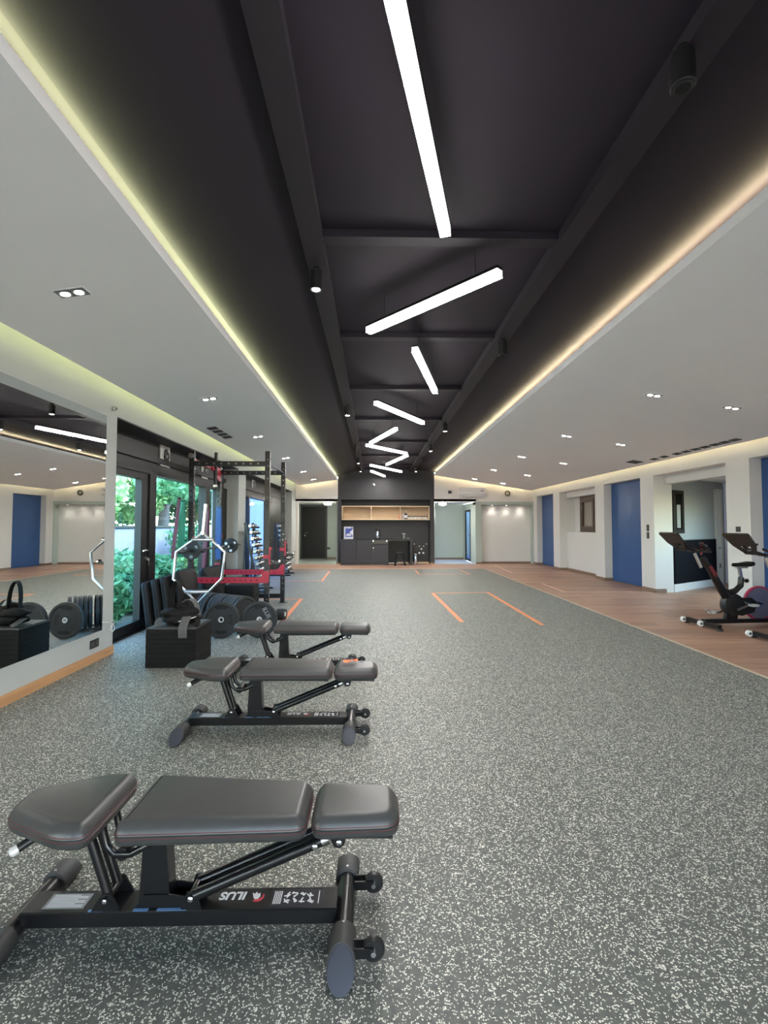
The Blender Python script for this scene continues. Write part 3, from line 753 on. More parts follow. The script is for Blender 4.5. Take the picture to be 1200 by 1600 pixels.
MB().lathe([(.001, .03), (.05, .025), (.055, .0)], (0, 0, 0), (0, -1, 0), 20).build('disc', 'trim_beige', o, 40)
o = T('wall_sensor', 'small grey camera on the charcoal wall above kitchenette', 'sensor', (-.0, 18.0, 2.93))
MB().lathe([(.05, 0), (.05, .03), (.03, .06)], (0, 0, 0), (0, -1, 0), 14).build('dome', 'steel', o, 40)
MB().lathe([(.02, .06), (.02, .07), (.01, .075)], (0, 0, 0), (0, -1, 0), 10).build('lens', 'hole', o, 40)

# ================================================================== FAR DOORS AND KITCHENETTE
d = struct(MB().box(-3.06, -2.06, 20.85, 20.898, .02, 2.22).build('door_7', 'frame_black'), 'plain black door at the end of left hall')
MB().box(-3.13, -3.06, 20.84, 20.9, 0, 2.3).box(-2.06, -1.99, 20.84, 20.9, 0, 2.3).box(-3.06, -2.06, 20.84, 20.9, 2.225, 2.3).build('door_frame', 'black_wall', d)
MB().tube([(-2.93, 20.85, 1.1), (-2.93, 20.79, 1.1), (-2.80, 20.79, 1.1)], .014).cyl((-2.93, 20.85, 1.0), (-2.93, 20.82, 1.0), .03).build('door_handle', 'chrome', d, 40)
d = struct(MB().box(3.76, 3.81, 18.93, 19.01, .02, 2.05).box(3.76, 3.81, 19.92, 20.0, .02, 2.05).box(3.76, 3.81, 19.01, 19.92, .02, .1).box(3.76, 3.81, 19.01, 19.92, 1.97, 2.05).build('door_8', 'frame_black'), 'black framed glass door of the right hall')
B(3.78, 3.79, 19.01, 19.92, .1, 1.97).build('pane', 'dusk_glass', d)
MB().tube([(3.76, 18.97, 1.05), (3.71, 18.97, 1.05), (3.71, 19.1, 1.05)], .012).build('door_handle', 'black_plastic', d, 40)
# base cabinets
KY = 17.55
cabs = [(-1.195, -.63, 'leftmost plain charcoal base cabinet under the poster'), (-.628, -.085, 'middle plain charcoal base cabinet of the kitchenette'), (-.083, .53, 'charcoal base cabinet with drawer tray under the kettle')]
for i, (a, c, l) in enumerate(cabs):
    o = T('base_cabinet', l, 'cabinet', ((a+c)/2, KY, 0), group='kitchenette base cabinets'); h = (c-a)/2
    MB().box(-h, h, .022, .60, .09, .90).build('body', 'black_wall', o)
    MB().box(-h+.003, h-.003, .0, .020, .10, .895 if i < 2 else .72, bevel=.003).build('door', 'black_wall', o)
    MB().box(-h, h, .04, .55, 0, .09).build('plinth', 'black_plastic', o)
    if i == 2:
        dr = MB().box(-h+.003, h-.003, -.004, .02, .755, .895, bevel=.003).build('drawer', 'steel_black', o)
        for s in (-1, 1): MB().lathe([(.02, -.004), (.03, -.02), (.026, -.035)], (s*.24, 0, .865), (0, 1, 0), 12).build('knob', 'chrome', dr, 40)
        MB().lathe([(.012, 0), (.02, -.02), (.018, -.03)], (-h+.07, 0, .62), (0, 1, 0), 10).build('knob', 'chrome', o, 40)
        MB().lathe([(.008, 0), (.010, -.01)], (-h+.07, 0, .53), (0, 1, 0), 8).build('lock', 'chrome', o, 40)
o = T('worktop', 'thin charcoal worktop running over cabinets and desk bay', 'worktop', (0, KY, .90))
MB().box(-1.195, .53, -.01, .94, .001, .02).build('slab', 'black_wall', o)
MB().box(.531, 1.40, -.01, .94, -.03, .02).build('desk_slab', 'black_plastic', o)
MB().box(1.31, 1.40, .0, .90, -.90, -.03).build('end_panel', 'black_plastic', o)
# shelf
o = T('wall_shelf', 'long open oak wall shelf with three bays above kitchenette', 'shelf', (.445, 18.5, 1.63))
b = MB()
MB().box(-1.635, 1.635, -.40, 0, 0, .03).build('bottom_board', 'shelf_wood', o)
MB().box(-1.635, 1.635, -.40, 0, .49, .52).build('top_board', 'shelf_wood', o)
MB().box(-1.605, 1.605, -.015, 0, .03, .49).build('back_board', 'shelf_wood', o)
for x in (-1.635, -.56, .53, 1.60):
    u = MB().box(x, x+.035, -.40, -.015, .03, .49).build('upright', 'shelf_wood', o)
    B(x, x+.035, -.403, -.4, .03, .49).build('lit_edge', 'shelf_edge_lit', u)
MB().box(-1.635, 1.635, -.403, -.4, 0, .03).box(-1.635, 1.635, -.403, -.4, .49, .52).build('lit_edge', 'shelf_edge_lit', o)  # thin paler facings painted as lit fronts against the shaded bays
SZ = 1.661
o = T('box', 'small orange packet leaning at the shelf divider', 'box', (.99, 18.3, SZ))
MB().box(-.04, .04, -.08, .08, 0, .19, bevel=.006).build('carton', 'orange', o)
MB().box(-.025, .025, -.083, -.08, .10, .15).build('print', 'off_white', o)
o = T('box', 'small white packet beside the orange packet on shelf', 'box', (1.09, 18.3, SZ))
MB().box(-.03, .03, -.08, .08, 0, .18, bevel=.006).build('carton', 'off_white', o)
MB().box(-.02, .02, -.083, -.08, .04, .09).build('print', 'print_grey', o)
o = T('bottle', 'dark bottle with white label and cap on shelf', 'bottle', (1.20, 18.22, SZ))
MB().lathe([(.055, 0), (.06, .02), (.06, .17), (.02, .22), (.02, .25)], (0, 0, 0), (0, 0, 1), 16).build('body', 'black_plastic', o, 40)
MB().lathe([(.061, .04), (.062, .05), (.062, .14), (.061, .15)], (0, 0, 0), (0, 0, 1), 16).build('label_band', 'off_white', o, 40)
MB().lathe([(.026, .25), (.026, .28), (.022, .285)], (0, 0, 0), (0, 0, 1), 12).build('cap', 'off_white', o, 40)
for i in range(9):
    o = T('jar', 'small pale jar with dark lid on the oak shelf, %s from the left' % ORD[i], 'jar', (1.31+.083*i, 18.18, SZ), group='jars on the oak shelf')
    MB().lathe([(.028, 0), (.032, .01), (.032, .07), (.026, .08)], (0, 0, 0), (0, 0, 1), 12).build('body', 'white_plastic', o, 40)
    MB().lathe([(.030, .08), (.032, .085), (.032, .115), (.028, .12)], (0, 0, 0), (0, 0, 1), 12).build('lid', 'black_plastic', o, 40)
# things on worktop
o = T('poster', 'blue and white printed poster leaning on worktop in the corner', 'poster', (-.93, 18.0, .921), (R(-8), 0, 0))
MB().box(-.17, .17, 0, .012, .0, .46).build('board', 'off_white', o)
MB().box(-.12, .15, -.004, 0, .08, .44).build('print', 'paper_blue', o)
b = MB().prism([(.03, .24), (.15, .36), (.15, .14)], lambda u, v, w_: (u, w_, v), -.008, -.004).prism([(-.10, .12), (.12, .12), (.05, .20), (-.06, .20)], lambda u, v, w_: (u, w_, v), -.007, -.004).box(-.10, .10, -.007, -.004, .40, .43)
b.build('pale_print', 'off_white', o)
o = T('kettle', 'black and steel hot water kettle on the worktop', 'kettle', (.14, 17.75, .921))
MB().lathe([(.09, 0), (.10, .01), (.10, .04), (.09, .045)], (0, 0, 0), (0, 0, 1), 18).build('base', 'black_plastic', o, 40)
MB().lathe([(.08, .045), (.085, .06), (.08, .28), (.07, .30)], (0, 0, 0), (0, 0, 1), 20).build('body', 'chrome', o, 40)
MB().lathe([(.085, .30), (.085, .34), (.06, .37), (.02, .38), (.02, .40)], (0, 0, 0), (0, 0, 1), 18).build('lid', 'black_plastic', o, 40)
MB().tube([(.07, 0, .31), (.13, 0, .30), (.135, 0, .15), (.08, 0, .10)], .016).build('handle', 'black_plastic', o, 50)
MB().tube([(-.07, 0, .24), (-.11, 0, .28), (-.12, 0, .29)], .015).build('spout', 'black_plastic', o, 50)
o = T('cup', 'grey paper cup stack at the right end of worktop', 'cup', (1.10, 17.85, .921))
MB().lathe([(.04, 0), (.05, .09), (.052, .12), (.045, .12), (.062, .19), (.065, .19)], (0, 0, 0), (0, 0, 1), 16).build('body', 'steel', o, 40)
MB().lathe([(.066, .185), (.068, .20), (.05, .205)], (0, 0, 0), (0, 0, 1), 16).build('rim', 'off_white', o, 40)
o = T('bowl', 'small white dish beside the cup on the worktop', 'bowl', (1.26, 17.78, .921))
MB().lathe([(.03, 0), (.075, .03), (.08, .045), (.07, .045), (.03, .015)], (0, 0, 0), (0, 0, 1), 16).build('dish', 'off_white', o, 40)
MB().lathe([(.032, -.0005), (.034, .004)], (0, 0, 0), (0, 0, 1), 12).build('foot', 'off_white', o)
socket('wall_socket', 'dark double socket on charcoal splashback beside the kettle', 'socket', (-.14, 18.5, 1.33), (.16, .09), '-y', n=2)
socket('wall_socket', 'dark socket on charcoal splashback above the desk bay', 'socket', (.93, 18.5, 1.33), (.10, .09), '-y')
# stool
o = T('stool', 'black plastic stool with open arched legs under the desk', 'stool', (.935, 17.35, 0))
MB().box(-.13, .13, -.12, .12, .44, .465, bevel=.01).build('seat', 'black_plastic', o)
for sx in (-1, 1):
    for sy in (-1, 1):
        MB().bar((sx*.11, sy*.10, .44), (sx*.18, sy*.17, 0), .045, .03).build('leg', 'black_plastic', o)
for sy in (-1, 1): MB().bar((-.155, sy*.14, .16), (.155, sy*.14, .16), .02, .03).build('stretcher', 'black_plastic', o)
o = T('trash_bin', 'slim polished steel bin beside the desk end panel', 'bin', (1.512, 17.62, 0))
MB().lathe([(.06, 0), (.065, .01), (.065, .36), (.06, .37)], (0, 0, 0), (0, 0, 1), 20).build('body', 'chrome', o, 40)
MB().lathe([(.10, .335), (.10, .345), (.066, .35), (.066, .335)], (0, 0, 0), (0, 0, 1), 20, True).build('collar', 'black_plastic', o, 40)
MB().lathe([(.062, .37), (.05, .40), (.02, .41)], (0, 0, 0), (0, 0, 1), 20).build('lid', 'steel', o, 40)
for i, (x, z, r) in enumerate(((1.81, .53, .032), (1.73, .38, .032), (1.88, .38, .032), (1.54, .72, .016), (1.73, .64, .016), (1.89, .64, .016), (2.0, .72, .016))):
    big = r > .02
    l = ('upper white capped water outlet on charcoal wall beside bin', 'lower left white capped water outlet beside the bin', 'lower right white capped water outlet beside the bin', 'leftmost small grey pipe stub above the bin', 'second small grey pipe stub above white outlets', 'third small grey pipe stub above white outlets', 'rightmost small grey pipe stub near wall edge')[i]
    o = T('water_outlet' if big else 'pipe_stub', l, 'outlet' if big else 'pipe', (x, 18.5, z), group='kitchenette pipe outlets')
    MB().lathe([(r*1.1, 0), (r*1.1, .01), (r*.5, .012), (r*.5, .04)], (0, 0, 0), (0, -1, 0), 12).build('flange', 'steel', o, 40)
    MB().lathe([(r, .04), (r, .07), (r*.8, .08)], (0, 0, 0), (0, -1, 0), 12).build('cap', 'off_white' if big else 'steel', o, 40)

# ================================================================== FLOOR TAPE
def tape(lbl, strips, w=.055, mat='tape', z=.0):
    cx = sum(s[0][0]+s[1][0] for s in strips)/(2*len(strips)); cy = sum(s[0][1]+s[1][1] for s in strips)/(2*len(strips))
    o = T('floor_tape', lbl, 'tape', (cx, cy, 0), group='orange floor tape markings')
    for k, (p, q) in enumerate(strips):
        MB().bar((p[0]-cx, p[1]-cy, .0015+.0006*k), (q[0]-cx, q[1]-cy, .0015+.0006*k), w, .0012).build('tape_strip', mat, o)
tape('bright orange tape rectangle open towards the camera in mid floor', [((1.229, 10.2), (1.29, 7.13)), ((1.20, 10.18), (2.40, 10.27)), ((2.40, 10.3), (2.387, 6.88))], .07)
tape('orange tape corner on the floor beside squat rack', [((-1.39, 9.47), (-1.345, 7.2)), ((-1.37, 9.43), (-3.0, 9.36))], .07)
tape('orange tape box on the far left rubber floor', [((-1.37, 15.25), (-1.318, 12.45)), ((-1.29, 12.48), (-2.7, 12.58)), ((-1.35, 15.22), (-2.7, 15.33))], .06)
tape('orange tape box in front of the kitchenette desk', [((1.321, 15.5), (1.319, 14.1)), ((1.3, 14.14), (2.83, 14.12)), ((2.80, 14.1), (2.762, 15.5))], .05)
tape('pale tape box on wood floor before the window', [((4.10, 11.83), (4.054, 10.3)), ((4.04, 10.32), (5.66, 10.29)), ((4.11, 11.80), (5.64, 11.65))], .05, 'tape_pale')
tape('pale tape box on wood floor near the white niche', [((4.32, 17.4), (4.15, 14.55)), ((4.13, 14.57), (5.6, 14.5))], .05, 'tape_pale')

# ================================================================== BENCHES
def offset_poly(P, d):
    n = len(P); out = []
    for i in range(n):
        a, b, c = Vector(P[i-1]), Vector(P[i]), Vector(P[(i+1) % n])
        e1, e2 = (b-a).normalized(), (c-b).normalized()
        n1, n2 = Vector((-e1.y, e1.x)), Vector((-e2.y, e2.x))
        bi = (n1+n2); k = bi.length_squared
        out.append(b + (bi*(2*d/k) if k > .2 else n1*d))
    return [tuple(p) for p in out]
def round_poly(P, r, seg=5):
    """fillet the corners of a counter-clockwise convex outline"""
    out = []; n = len(P)
    for i in range(n):
        a, b, c = Vector(P[i-1]), Vector(P[i]), Vector(P[(i+1) % n])
        rr = r[i] if isinstance(r, (list, tuple)) else r
        p, q = b+(a-b).normalized()*rr, b+(c-b).normalized()*rr
        for k in range(seg+1):
            s = k/seg; out.append(tuple(p*(1-s)**2 + b*2*s*(1-s) + q*s*s))
    return out
def pad(name, P, z0, z1, parent, r=.035, fall=.0):
    P = round_poly(P, r); th = z1-z0; zf = lambda x: z0 - fall*(x+.178)
    prof = [(0, .012), (.006, .003), (.016, .0), (th*.42, -.002), (th*.45, .0015), (th*.48, -.002), (th*.62, .001), (th*.78, .009), (th*.90, .018), (th*.965, .025), (th*.99, .031), (th, .036)]
    b = MB(); b.loft([[(x, y, zf(x)+h) for x, y in offset_poly(P, i)] for h, i in prof])
    o = b.build(name, 'vinyl', parent, 50)
    b = MB(); b.tube([(x, y, zf(x)+th*.36) for x, y in offset_poly(P, -.0012)], .0016, 4, True)
    b.tube([(x, y, zf(x)+th*.54) for x, y in offset_poly(P, -.0008)], .0013, 4, True)
    b.build('stitching', 'stitch', o)
    return o
def foot(side, x, parent):
    o = MB().cyl((x, -.19, .045), (x, .22, .045), .032, n=18).build('foot_tube', 'steel_black', parent, 40)
    for s, y0, y1, slope in ((-1, -.085, -.220, .045), (1, .155, .262, .025)):
        b = MB(); rings = []; n = 20
        for y, r in ((y0, .041), (y0+(y1-y0)*.04, .0445), (y1, .0445)):
            rings.append([(x+math.cos(2*PI*k/n)*r, y + (-s*slope*(math.sin(2*PI*k/n)) if y == y1 else 0), .0455+math.sin(2*PI*k/n)*r) for k in range(n)])
        b.loft(rings); c = b.build('rubber_cap', 'rubber_cap', o, 40)
        n = 20; r = .040
        b = MB(); rg = []
        for dy, r in ((0, .0425), (.004, .041), (.006, .034)):
            rg.append([(x+math.cos(2*PI*k/n)*r, y1 + s*dy - s*slope*math.sin(2*PI*k/n)*r/.0445, .0455+math.sin(2*PI*k/n)*r) for k in range(n)])
        b.loft(rg); lab(b.build('end_plug', 'cap_blue', o, 40), 'slate oval end plug')
        MB().lathe([(.006, 0), (.006, .003), (.003, .005)], (x, y0 - s*.0 + s*.012, .0455+.0435), (0, 0, 1), 8).build('screw', 'chrome', o, 40)
def make_bench(label, loc, rz):
    o = T('weight_bench', label, 'bench', loc, (0, 0, rz), 'adjustable weight benches')
    # pads (local x along the bench, head to +x)
    pad('back_pad', [(-.178, -.168), (.432, -.130), (.432, .130), (-.178, .168)], .378, .457, o, [.04, .045, .045, .04], .020)
    pad('head_pad', [(.447, -.128), (.742, -.106), (.742, .106), (.447, .128)], .378, .457, o, [.055, .06, .06, .055], .020)
    pad('seat_pad', [(-.248, -.182), (-.248, .182), (-.345, .180), (-.582, .070), (-.582, -.070), (-.345, -.180)], .378, .457, o, [.045, .045, .03, .045, .045, .03])
    MB().bar((-.15, 0, .371), (.41, 0, .360), .2, .012).bar((.46, 0, .359), (.72, 0, .354), .17, .012).build('pad_board', 'black_plastic', o)
    MB().prism([(-.28, -.13), (-.28, .13), (-.54, .05), (-.54, -.05)], lambda u, v, w_: (u, v, w_), .366, .379).build('seat_board', 'black_plastic', o)
    # base beam
    MB().box(-.54, .53, -.052, .052, .045, .098, bevel=.004).build('base_beam', 'steel_black', o)
    foot(-1, -.555, o); foot(1, .555, o)
    # central post, leaning
    b = MB().prism([(-.150, .098), (-.042, .098), (-.062, .355), (-.135, .355)], lambda u, v, w_: (u, w_, v), -.03, .03)
    b.prism([(-.16, .098), (.03, .098), (.02, .13), (-.03, .14), (-.13, .14)], lambda u, v, w_: (u, w_, v), -.036, -.031)
    b.prism([(-.16, .098), (.03, .098), (.02, .13), (-.03, .14), (-.13, .14)], lambda u, v, w_: (u, w_, v), .031, .036)
    b.build('centre_post', 'steel_black', o)
    MB().box(-.13, .40, -.028, .028, .335, .356, bevel=.004).build('back_rail', 'steel_black', o)
    # curved link between post and seat
    for s in (-1, 1):
        MB().tube([(-.11, s*.045, .315), (-.17, s*.045, .285), (-.225, s*.045, .285), (-.255, s*.045, .315), (-.268, s*.045, .375)], .013, 8).build('seat_link', 'steel_black', o, 50)
    MB().cyl((-.20, -.05, .285), (-.20, .05, .285), .022, n=14).build('hinge_barrel', 'steel_black', o, 40)
    # seat strut and back strut (pairs of round tubes)
    for s in (-1, 1):
        MB().cyl((-.33, s*.03, .372), (-.25, s*.03, .135), .0165, n=12).build('seat_strut', 'steel_black', o, 40)
        st = MB().cyl((.035, s*.036, .135), (.485, s*.036, .318), .0185, n=12).build('back_strut', 'steel_black', o, 40)
        MB().cyl((.478, s*.036, .315), (.502, s*.036, .325), .0195, n=12).build('ferrule', 'steel', st, 40)
        # pivots with bolts
        MB().prism([(-.30, .098), (-.20, .098), (-.235, .155), (-.265, .155)], lambda u, v, w_: (u, w_, v), s*.047-.003, s*.047+.003).build('pivot_plate', 'steel_black', o)
        MB().prism([(.0, .098), (.07, .098), (.05, .155), (.02, .155)], lambda u, v, w_: (u, w_, v), s*.044-.003, s*.044+.003).build('pivot_plate', 'steel_black', o)
        MB().prism([(.50, .352), (.565, .352), (.555, .315), (.54, .305), (.52, .308)], lambda u, v, w_: (u, w_, v), s*.060-.003, s*.060+.003).build('head_bracket', 'steel_black', o)
        for x, z, y in ((-.25, .137, .052), (.035, .137, .050), (.538, .325, .063), (.455, .306, .053)):
            MB().lathe([(.010, 0), (.010, .006), (.006, .009)], (x, s*y, z), (0, s, 0), 8).build('bolt', 'chrome', o, 40)
    MB().cyl((-.25, -.06, .137), (-.25, .06, .137), .013, n=10).build('pivot_tube', 'steel_black', o, 40)
    MB().cyl((.035, -.055, .137), (.035, .055, .137), .013, n=10).build('pivot_tube', 'steel_black', o, 40)
    MB().lathe([(.006, 0), (.011, .004), (.006, .01)], (.485, -.045, .365), (0, -1, 0), 8).build('pull_pin', 'print_red', o, 40)
    # handle under seat nose
    hd = MB().tube([(-.45, -.04, .368), (-.47, -.06, .362), (-.512, -.10, .342)], .0145, 10).build('grab_handle', 'black_plastic', o, 50)
    lab(MB().lathe([(.0155, 0), (.0155, .018), (.009, .024)], (-.512, -.10, .342), (-.65, -.6, -.3), 10).build('handle_tip', 'zinc', hd, 40), 'chrome handle tip')
    # transport wheels
    for y in (-.16, .13):
        MB().bar((.585, y-.018, .055), (.655, y-.018, .055), .006, .03).bar((.585, y+.018, .055), (.655, y+.018, .055), .006, .03).build('wheel_arm', 'steel_black', o)
        wh = MB().lathe([(.016, -.013), (.032, -.013), (.036, -.008), (.036, .008), (.032, .013), (.016, .013)], (.655, y, .055), (0, 1, 0), 20).build('wheel', 'black_plastic', o, 40)
        MB().cyl((.655, y-.026, .055), (.655, y+.026, .055), .008, n=10).build('axle', 'chrome', wh, 40)
    # printing on the beam's upper face
    z = .0985
    me = text_mesh('ILUS', .048, 'logo_lettering', 'print_white')
    link('logo_lettering', me, o, (.163, .014, z), (0, 0, PI))
    b = MB().prism([(.236, .0), (.226, .030), (.238, .022), (.244, .036), (.252, .022), (.262, .028), (.266, .008), (.258, -.008), (.246, -.012)], lambda u, v, w_: (.245+(u-.25)*.75, .010+(v-.01)*.75, w_), z-.0006, z+.0006)
    b.build('emblem', 'print_white', o)
    ring = [(.250+.030*math.cos(a), .006+.030*math.sin(a)) for a in np.linspace(-2.1, .5, 9)] + [(.252+.020*math.cos(a), .008+.018*math.sin(a)) for a in np.linspace(.3, -1.9, 9)]
    MB().prism(ring, lambda u, v, w_: (.247+(u-.25)*.8, .008+(v-.006)*.8, w_), z-.0006, z+.0004).build('emblem_swoosh', 'print_red', o)
    sk = MB().box(.298, .478, -.040, .040, z-.0006, z+.0002).build('exercise_label', 'sticker', o)
    b = MB()
    for k in range(5): b.box(.306+k*.006, .309+k*.006, -.028, .030, z, z+.0006)
    b.box(.462, .465, -.028, .030, z, z+.0006)
    rg = random.Random(3)
    for r in range(2):
        for c in range(4):
            x, y = .352+c*.027, -.016+r*.030
            for q in range(4):
                a = rg.uniform(0, PI); l = rg.uniform(.006, .011); x2, y2 = x+rg.uniform(-.006, .006), y+rg.uniform(-.007, .007)
                b.bar((x2-math.cos(a)*l, y2-math.sin(a)*l, z+.0003), (x2+math.cos(a)*l, y2+math.sin(a)*l, z+.0003), .0045, .0006)
    b.build('pictograms', 'print_white', sk)
    sk = MB().box(-.475, -.335, -.034, .034, z-.0006, z+.0002).build('warning_label', 'print_grey', o)
    b = MB()
    for k in range(9): b.box(-.465, -.345-.03*(k % 3 == 2), -.027+k*.0065, -.0245+k*.0065, z, z+.0005)
    b.build('small_print', 'off_white', sk)
    MB().box(-.16, -.11, -.050, -.038, z-.0006, z+.0002).box(-.08, .02, -.050, -.038, z-.0006, z+.0002).box(-.31, -.26, -.050, -.040, z-.0006, z+.0002).build('serial_label', 'print_blue', o)
    return o
bench = make_bench('black adjustable weight bench nearest the camera, largest in view', (-.655, 1.765, 0), 0)
for lbl, loc in (('black weight bench, middle of three, orange scrap on its head pad', (-.715, 3.43, 0)), ('black weight bench, farthest of three, in front of the weight plates', (-.775, 4.83, 0))):
    c = copy_tree(bench); c['label'] = lbl; c.location = loc
# orange scrap on the middle bench head pad
o = T('paper_scrap', 'crumpled orange scrap lying on middle bench head pad', 'scrap', (-.165, 3.44, .4555), (0, 0, .3))
b = MB(); P = []
rg = random.Random(9)
for i in range(5):
    P.append(b.pts([(-.05+.025*i, -.02+.013*j-.01*(abs(i-2)), .002+rg.uniform(0, .014)) for j in range(4)]))
for i in range(4):
    for j in range(3): b._f((P[i][j], P[i+1][j], P[i+1][j+1], P[i][j+1]))
b.build('crumpled_sheet', 'orange', o)
MB().bar((.03, -.03, .004), (.055, .0, .012), .012, .002).build('torn_corner', 'orange', o)

# ================================================================== BOX AND BAG
o = T('plyo_box', 'black layered plyometric box on the floor beside the mirror wall', 'box', (-2.01, 5.14, 0))
zz = 0; hs = [.047]*8
for k, h in enumerate(hs):
    e = .0012 if k % 2 else 0
    MB().box(-.246+e, .246-e, -.232+e, .232-e, zz, zz+h-.0012, bevel=.0015).build('board', 'black_board', o)
    zz += h
MB().box(-.246, .246, -.232, .232, .376, .390, bevel=.002).build('top_panel', 'black_board_top', o)
for k in range(9):
    y = -.21+k*.05
    MB().box(.232, .246, y, y+.026, .390, .394).build('finger_joint', 'black_board', o)
    MB().box(-.246, -.232, y, y+.026, .390, .394).build('finger_joint', 'black_board', o)
o = T('weight_vest', 'black harness with straps heaped on top of the plyo box', 'bag', (-2.0, 5.12, .3945))
def lump(cx, cy, cz, rx, ry, rz, seed, b, nu=18, nv=9):
    rg = random.Random(seed); ph = [rg.uniform(0, 6.28) for _ in range(6)]
    rings = []
    for j in range(nv+1):
        t_ = -PI/2 + PI*j/nv; rr = []
        for i in range(nu):
            a = 2*PI*i/nu
            k = 1 + .10*math.sin(3*a+ph[0]+2*t_) + .09*math.sin(5*a+ph[1]-3*t_) + .06*math.sin(7*a+4*t_+ph[2])
            c = max(math.cos(t_), .02)
            rr.append((cx+rx*k*c*math.cos(a), cy+ry*k*c*math.sin(a), max(.003, cz+rz*math.sin(t_)*(1+.12*math.sin(4*a+ph[3])))))
        rings.append(rr)
    b.loft(rings)
b = MB(); lump(0, 0, .055, .19, .15, .065, 1, b); b.build('pouch', 'webbing', o, 60)
b = MB(); lump(-.06, -.02, .115, .14, .11, .05, 2, b); lump(.08, .02, .12, .10, .11, .055, 3, b); lump(.0, .06, .16, .09, .07, .05, 5, b); b.build('folded_flap', 'webbing', o, 60)
arch = lambda P, n=14: [tuple(sum(((1-s)**3*P[0][k], 3*s*(1-s)**2*P[1][k], 3*s*s*(1-s)*P[2][k], s**3*P[3][k])) for k in range(3)) for s in [i/n for i in range(n+1)]]
MB().ribbon(arch([(-.09, .02, .10), (-.13, .05, .56), (.03, .02, .52), (-.01, -.02, .13)]), .075, .008, (.2, 1, 0)).build('shoulder_strap', 'webbing', o, 60)
MB().ribbon(arch([(-.02, .03, .12), (.02, .06, .30), (.16, .08, .28), (.17, .05, .03)]), .07, .008, (.3, 1, 0)).build('shoulder_strap', 'webbing_grey', o, 60)
MB().ribbon(arch([(-.14, -.02, .09), (-.1, -.12, .14), (.05, -.12, .12), (.12, -.06, .10)]), .05, .008, (0, .3, 1)).build('waist_strap', 'webbing', o, 60)
MB().ribbon(arch([(-.17, -.03, .06), (-.19, -.10, .05), (-.17, -.14, .02), (-.15, -.17, .006)]), .07, .007, (1, .2, 0)).build('strap_end', 'webbing_grey', o, 60)
MB().ribbon([(.10, -.09, .085), (.105, -.15, .05), (.11, -.20, .022), (.115, -.236, .012), (.117, -.246, -.02), (.12, -.246, -.095)], .085, .006, (1, 0, 0)).build('strap_end', 'webbing_grey', o, 60)
MB().ribbon(arch([(.14, .0, .05), (.2, -.04, .05), (.22, -.08, .02), (.21, -.14, .006)]), .05, .007, (.6, .7, 0)).build('strap_end', 'webbing', o, 60)
lab(MB().tube([(.02+.155*math.cos(a), -.04+.10*math.sin(a), .040+.035*max(0, math.cos(a))) for a in np.linspace(-2.7, .9, 16)], .006, 6).build('rim_wire', 'steel', o, 60), 'pale grey rim')

# ================================================================== WEIGHT PLATES
def make_plate(label, loc, rot, r=.225, th=.045, n=32, lettering=False, group='black rubber weight plates'):
    """disc axis is local z"""
    o = T('weight_plate', label, 'weight plate', loc, rot, group)
    h = th/2
    b = MB(); b.lathe([(.026, -h*.9), (.05, -h*.95), (.055, -h*.55), (r*.80, -h*.55), (r*.84, -h), (r*.97, -h), (r, -h*.8), (r, h*.8), (r*.97, h), (r*.84, h), (r*.80, h*.55), (.055, h*.55), (.05, h*.95), (.026, h*.9)], (0, 0, 0), (0, 0, 1), n, True)
    b.build('disc', 'plate_rubber', o, 30)
    MB().lathe([(.024, -h), (.034, -h), (.036, -h*.8), (.036, h*.8), (.034, h), (.024, h)], (0, 0, 0), (0, 0, 1), 16, True).build('hub_ring', 'zinc', o, 40)
    for a in (PI/2, -PI/2):
        out = [(r*.58*math.cos(a+s*.36), r*.58*math.sin(a+s*.36)) for s in (-1, -.5, 0, .5, 1)] + [(r*.785*math.cos(a+s*.52), r*.785*math.sin(a+s*.52)) for s in (1, .5, 0, -.5, -1)]
        lab(MB().prism(out, lambda u, v, w_: (u, v, w_), -h*.60, h*.60).build('grip_opening', 'hole', o), 'dark grip opening')
    if lettering:
        dk = lettering == 'hole'
        me = text_mesh('ILUS', .065 if dk else .075, 'raised_lettering', 'hole' if dk else 'print_grey', .0012)
        link('raised_lettering', me, o, (.115, 0, h*.56) if dk else (.085, .085, h*.56), (0, 0, PI/2 if dk else -PI*.33))
    return o
# front plates face the camera (axis towards -y, leaning back a little)
def facing(lean, yaw=0): return (R(90-lean), 0, yaw)
make_plate('black weight plate leaning upright in front, left of the two facing the camera', (-1.912, 6.20, .226), facing(6, R(4)), lettering='hole')
make_plate('black weight plate with raised lettering facing camera behind farthest bench', (-1.435, 6.21, .226), facing(6, R(-6)), lettering=True)
pr = make_plate('black rubber plate standing in the storage row, first from the glazing end', (0, 0, 0), (0, 0, 0))
ax0, ax1 = Vector((-2.36, 6.98)), Vector((-1.72, 6.58)); dv = (ax1-ax0); yawp = math.atan2(dv.y, dv.x)
pos = [0, .075, .15, .225, .36, .435, .51, .585, .69, .765, .84, .915, 1.0]
rotp = (0, R(90), yawp)
for i, s in enumerate(pos):
    p = ax0 + dv*s; c = pr if i == 0 else copy_tree(pr)
    c.location = (p.x, p.y, .240); c.rotation_euler = rotp
    c['label'] = 'black rubber plate standing in the storage row, %s from the glazing end' % (ORD + ['thirteenth'])[i]
o = T('plate_rack', 'low black steel cradle holding the row of plates', 'rack', (ax0.x, ax0.y, 0), (0, 0, yawp))
L = dv.length
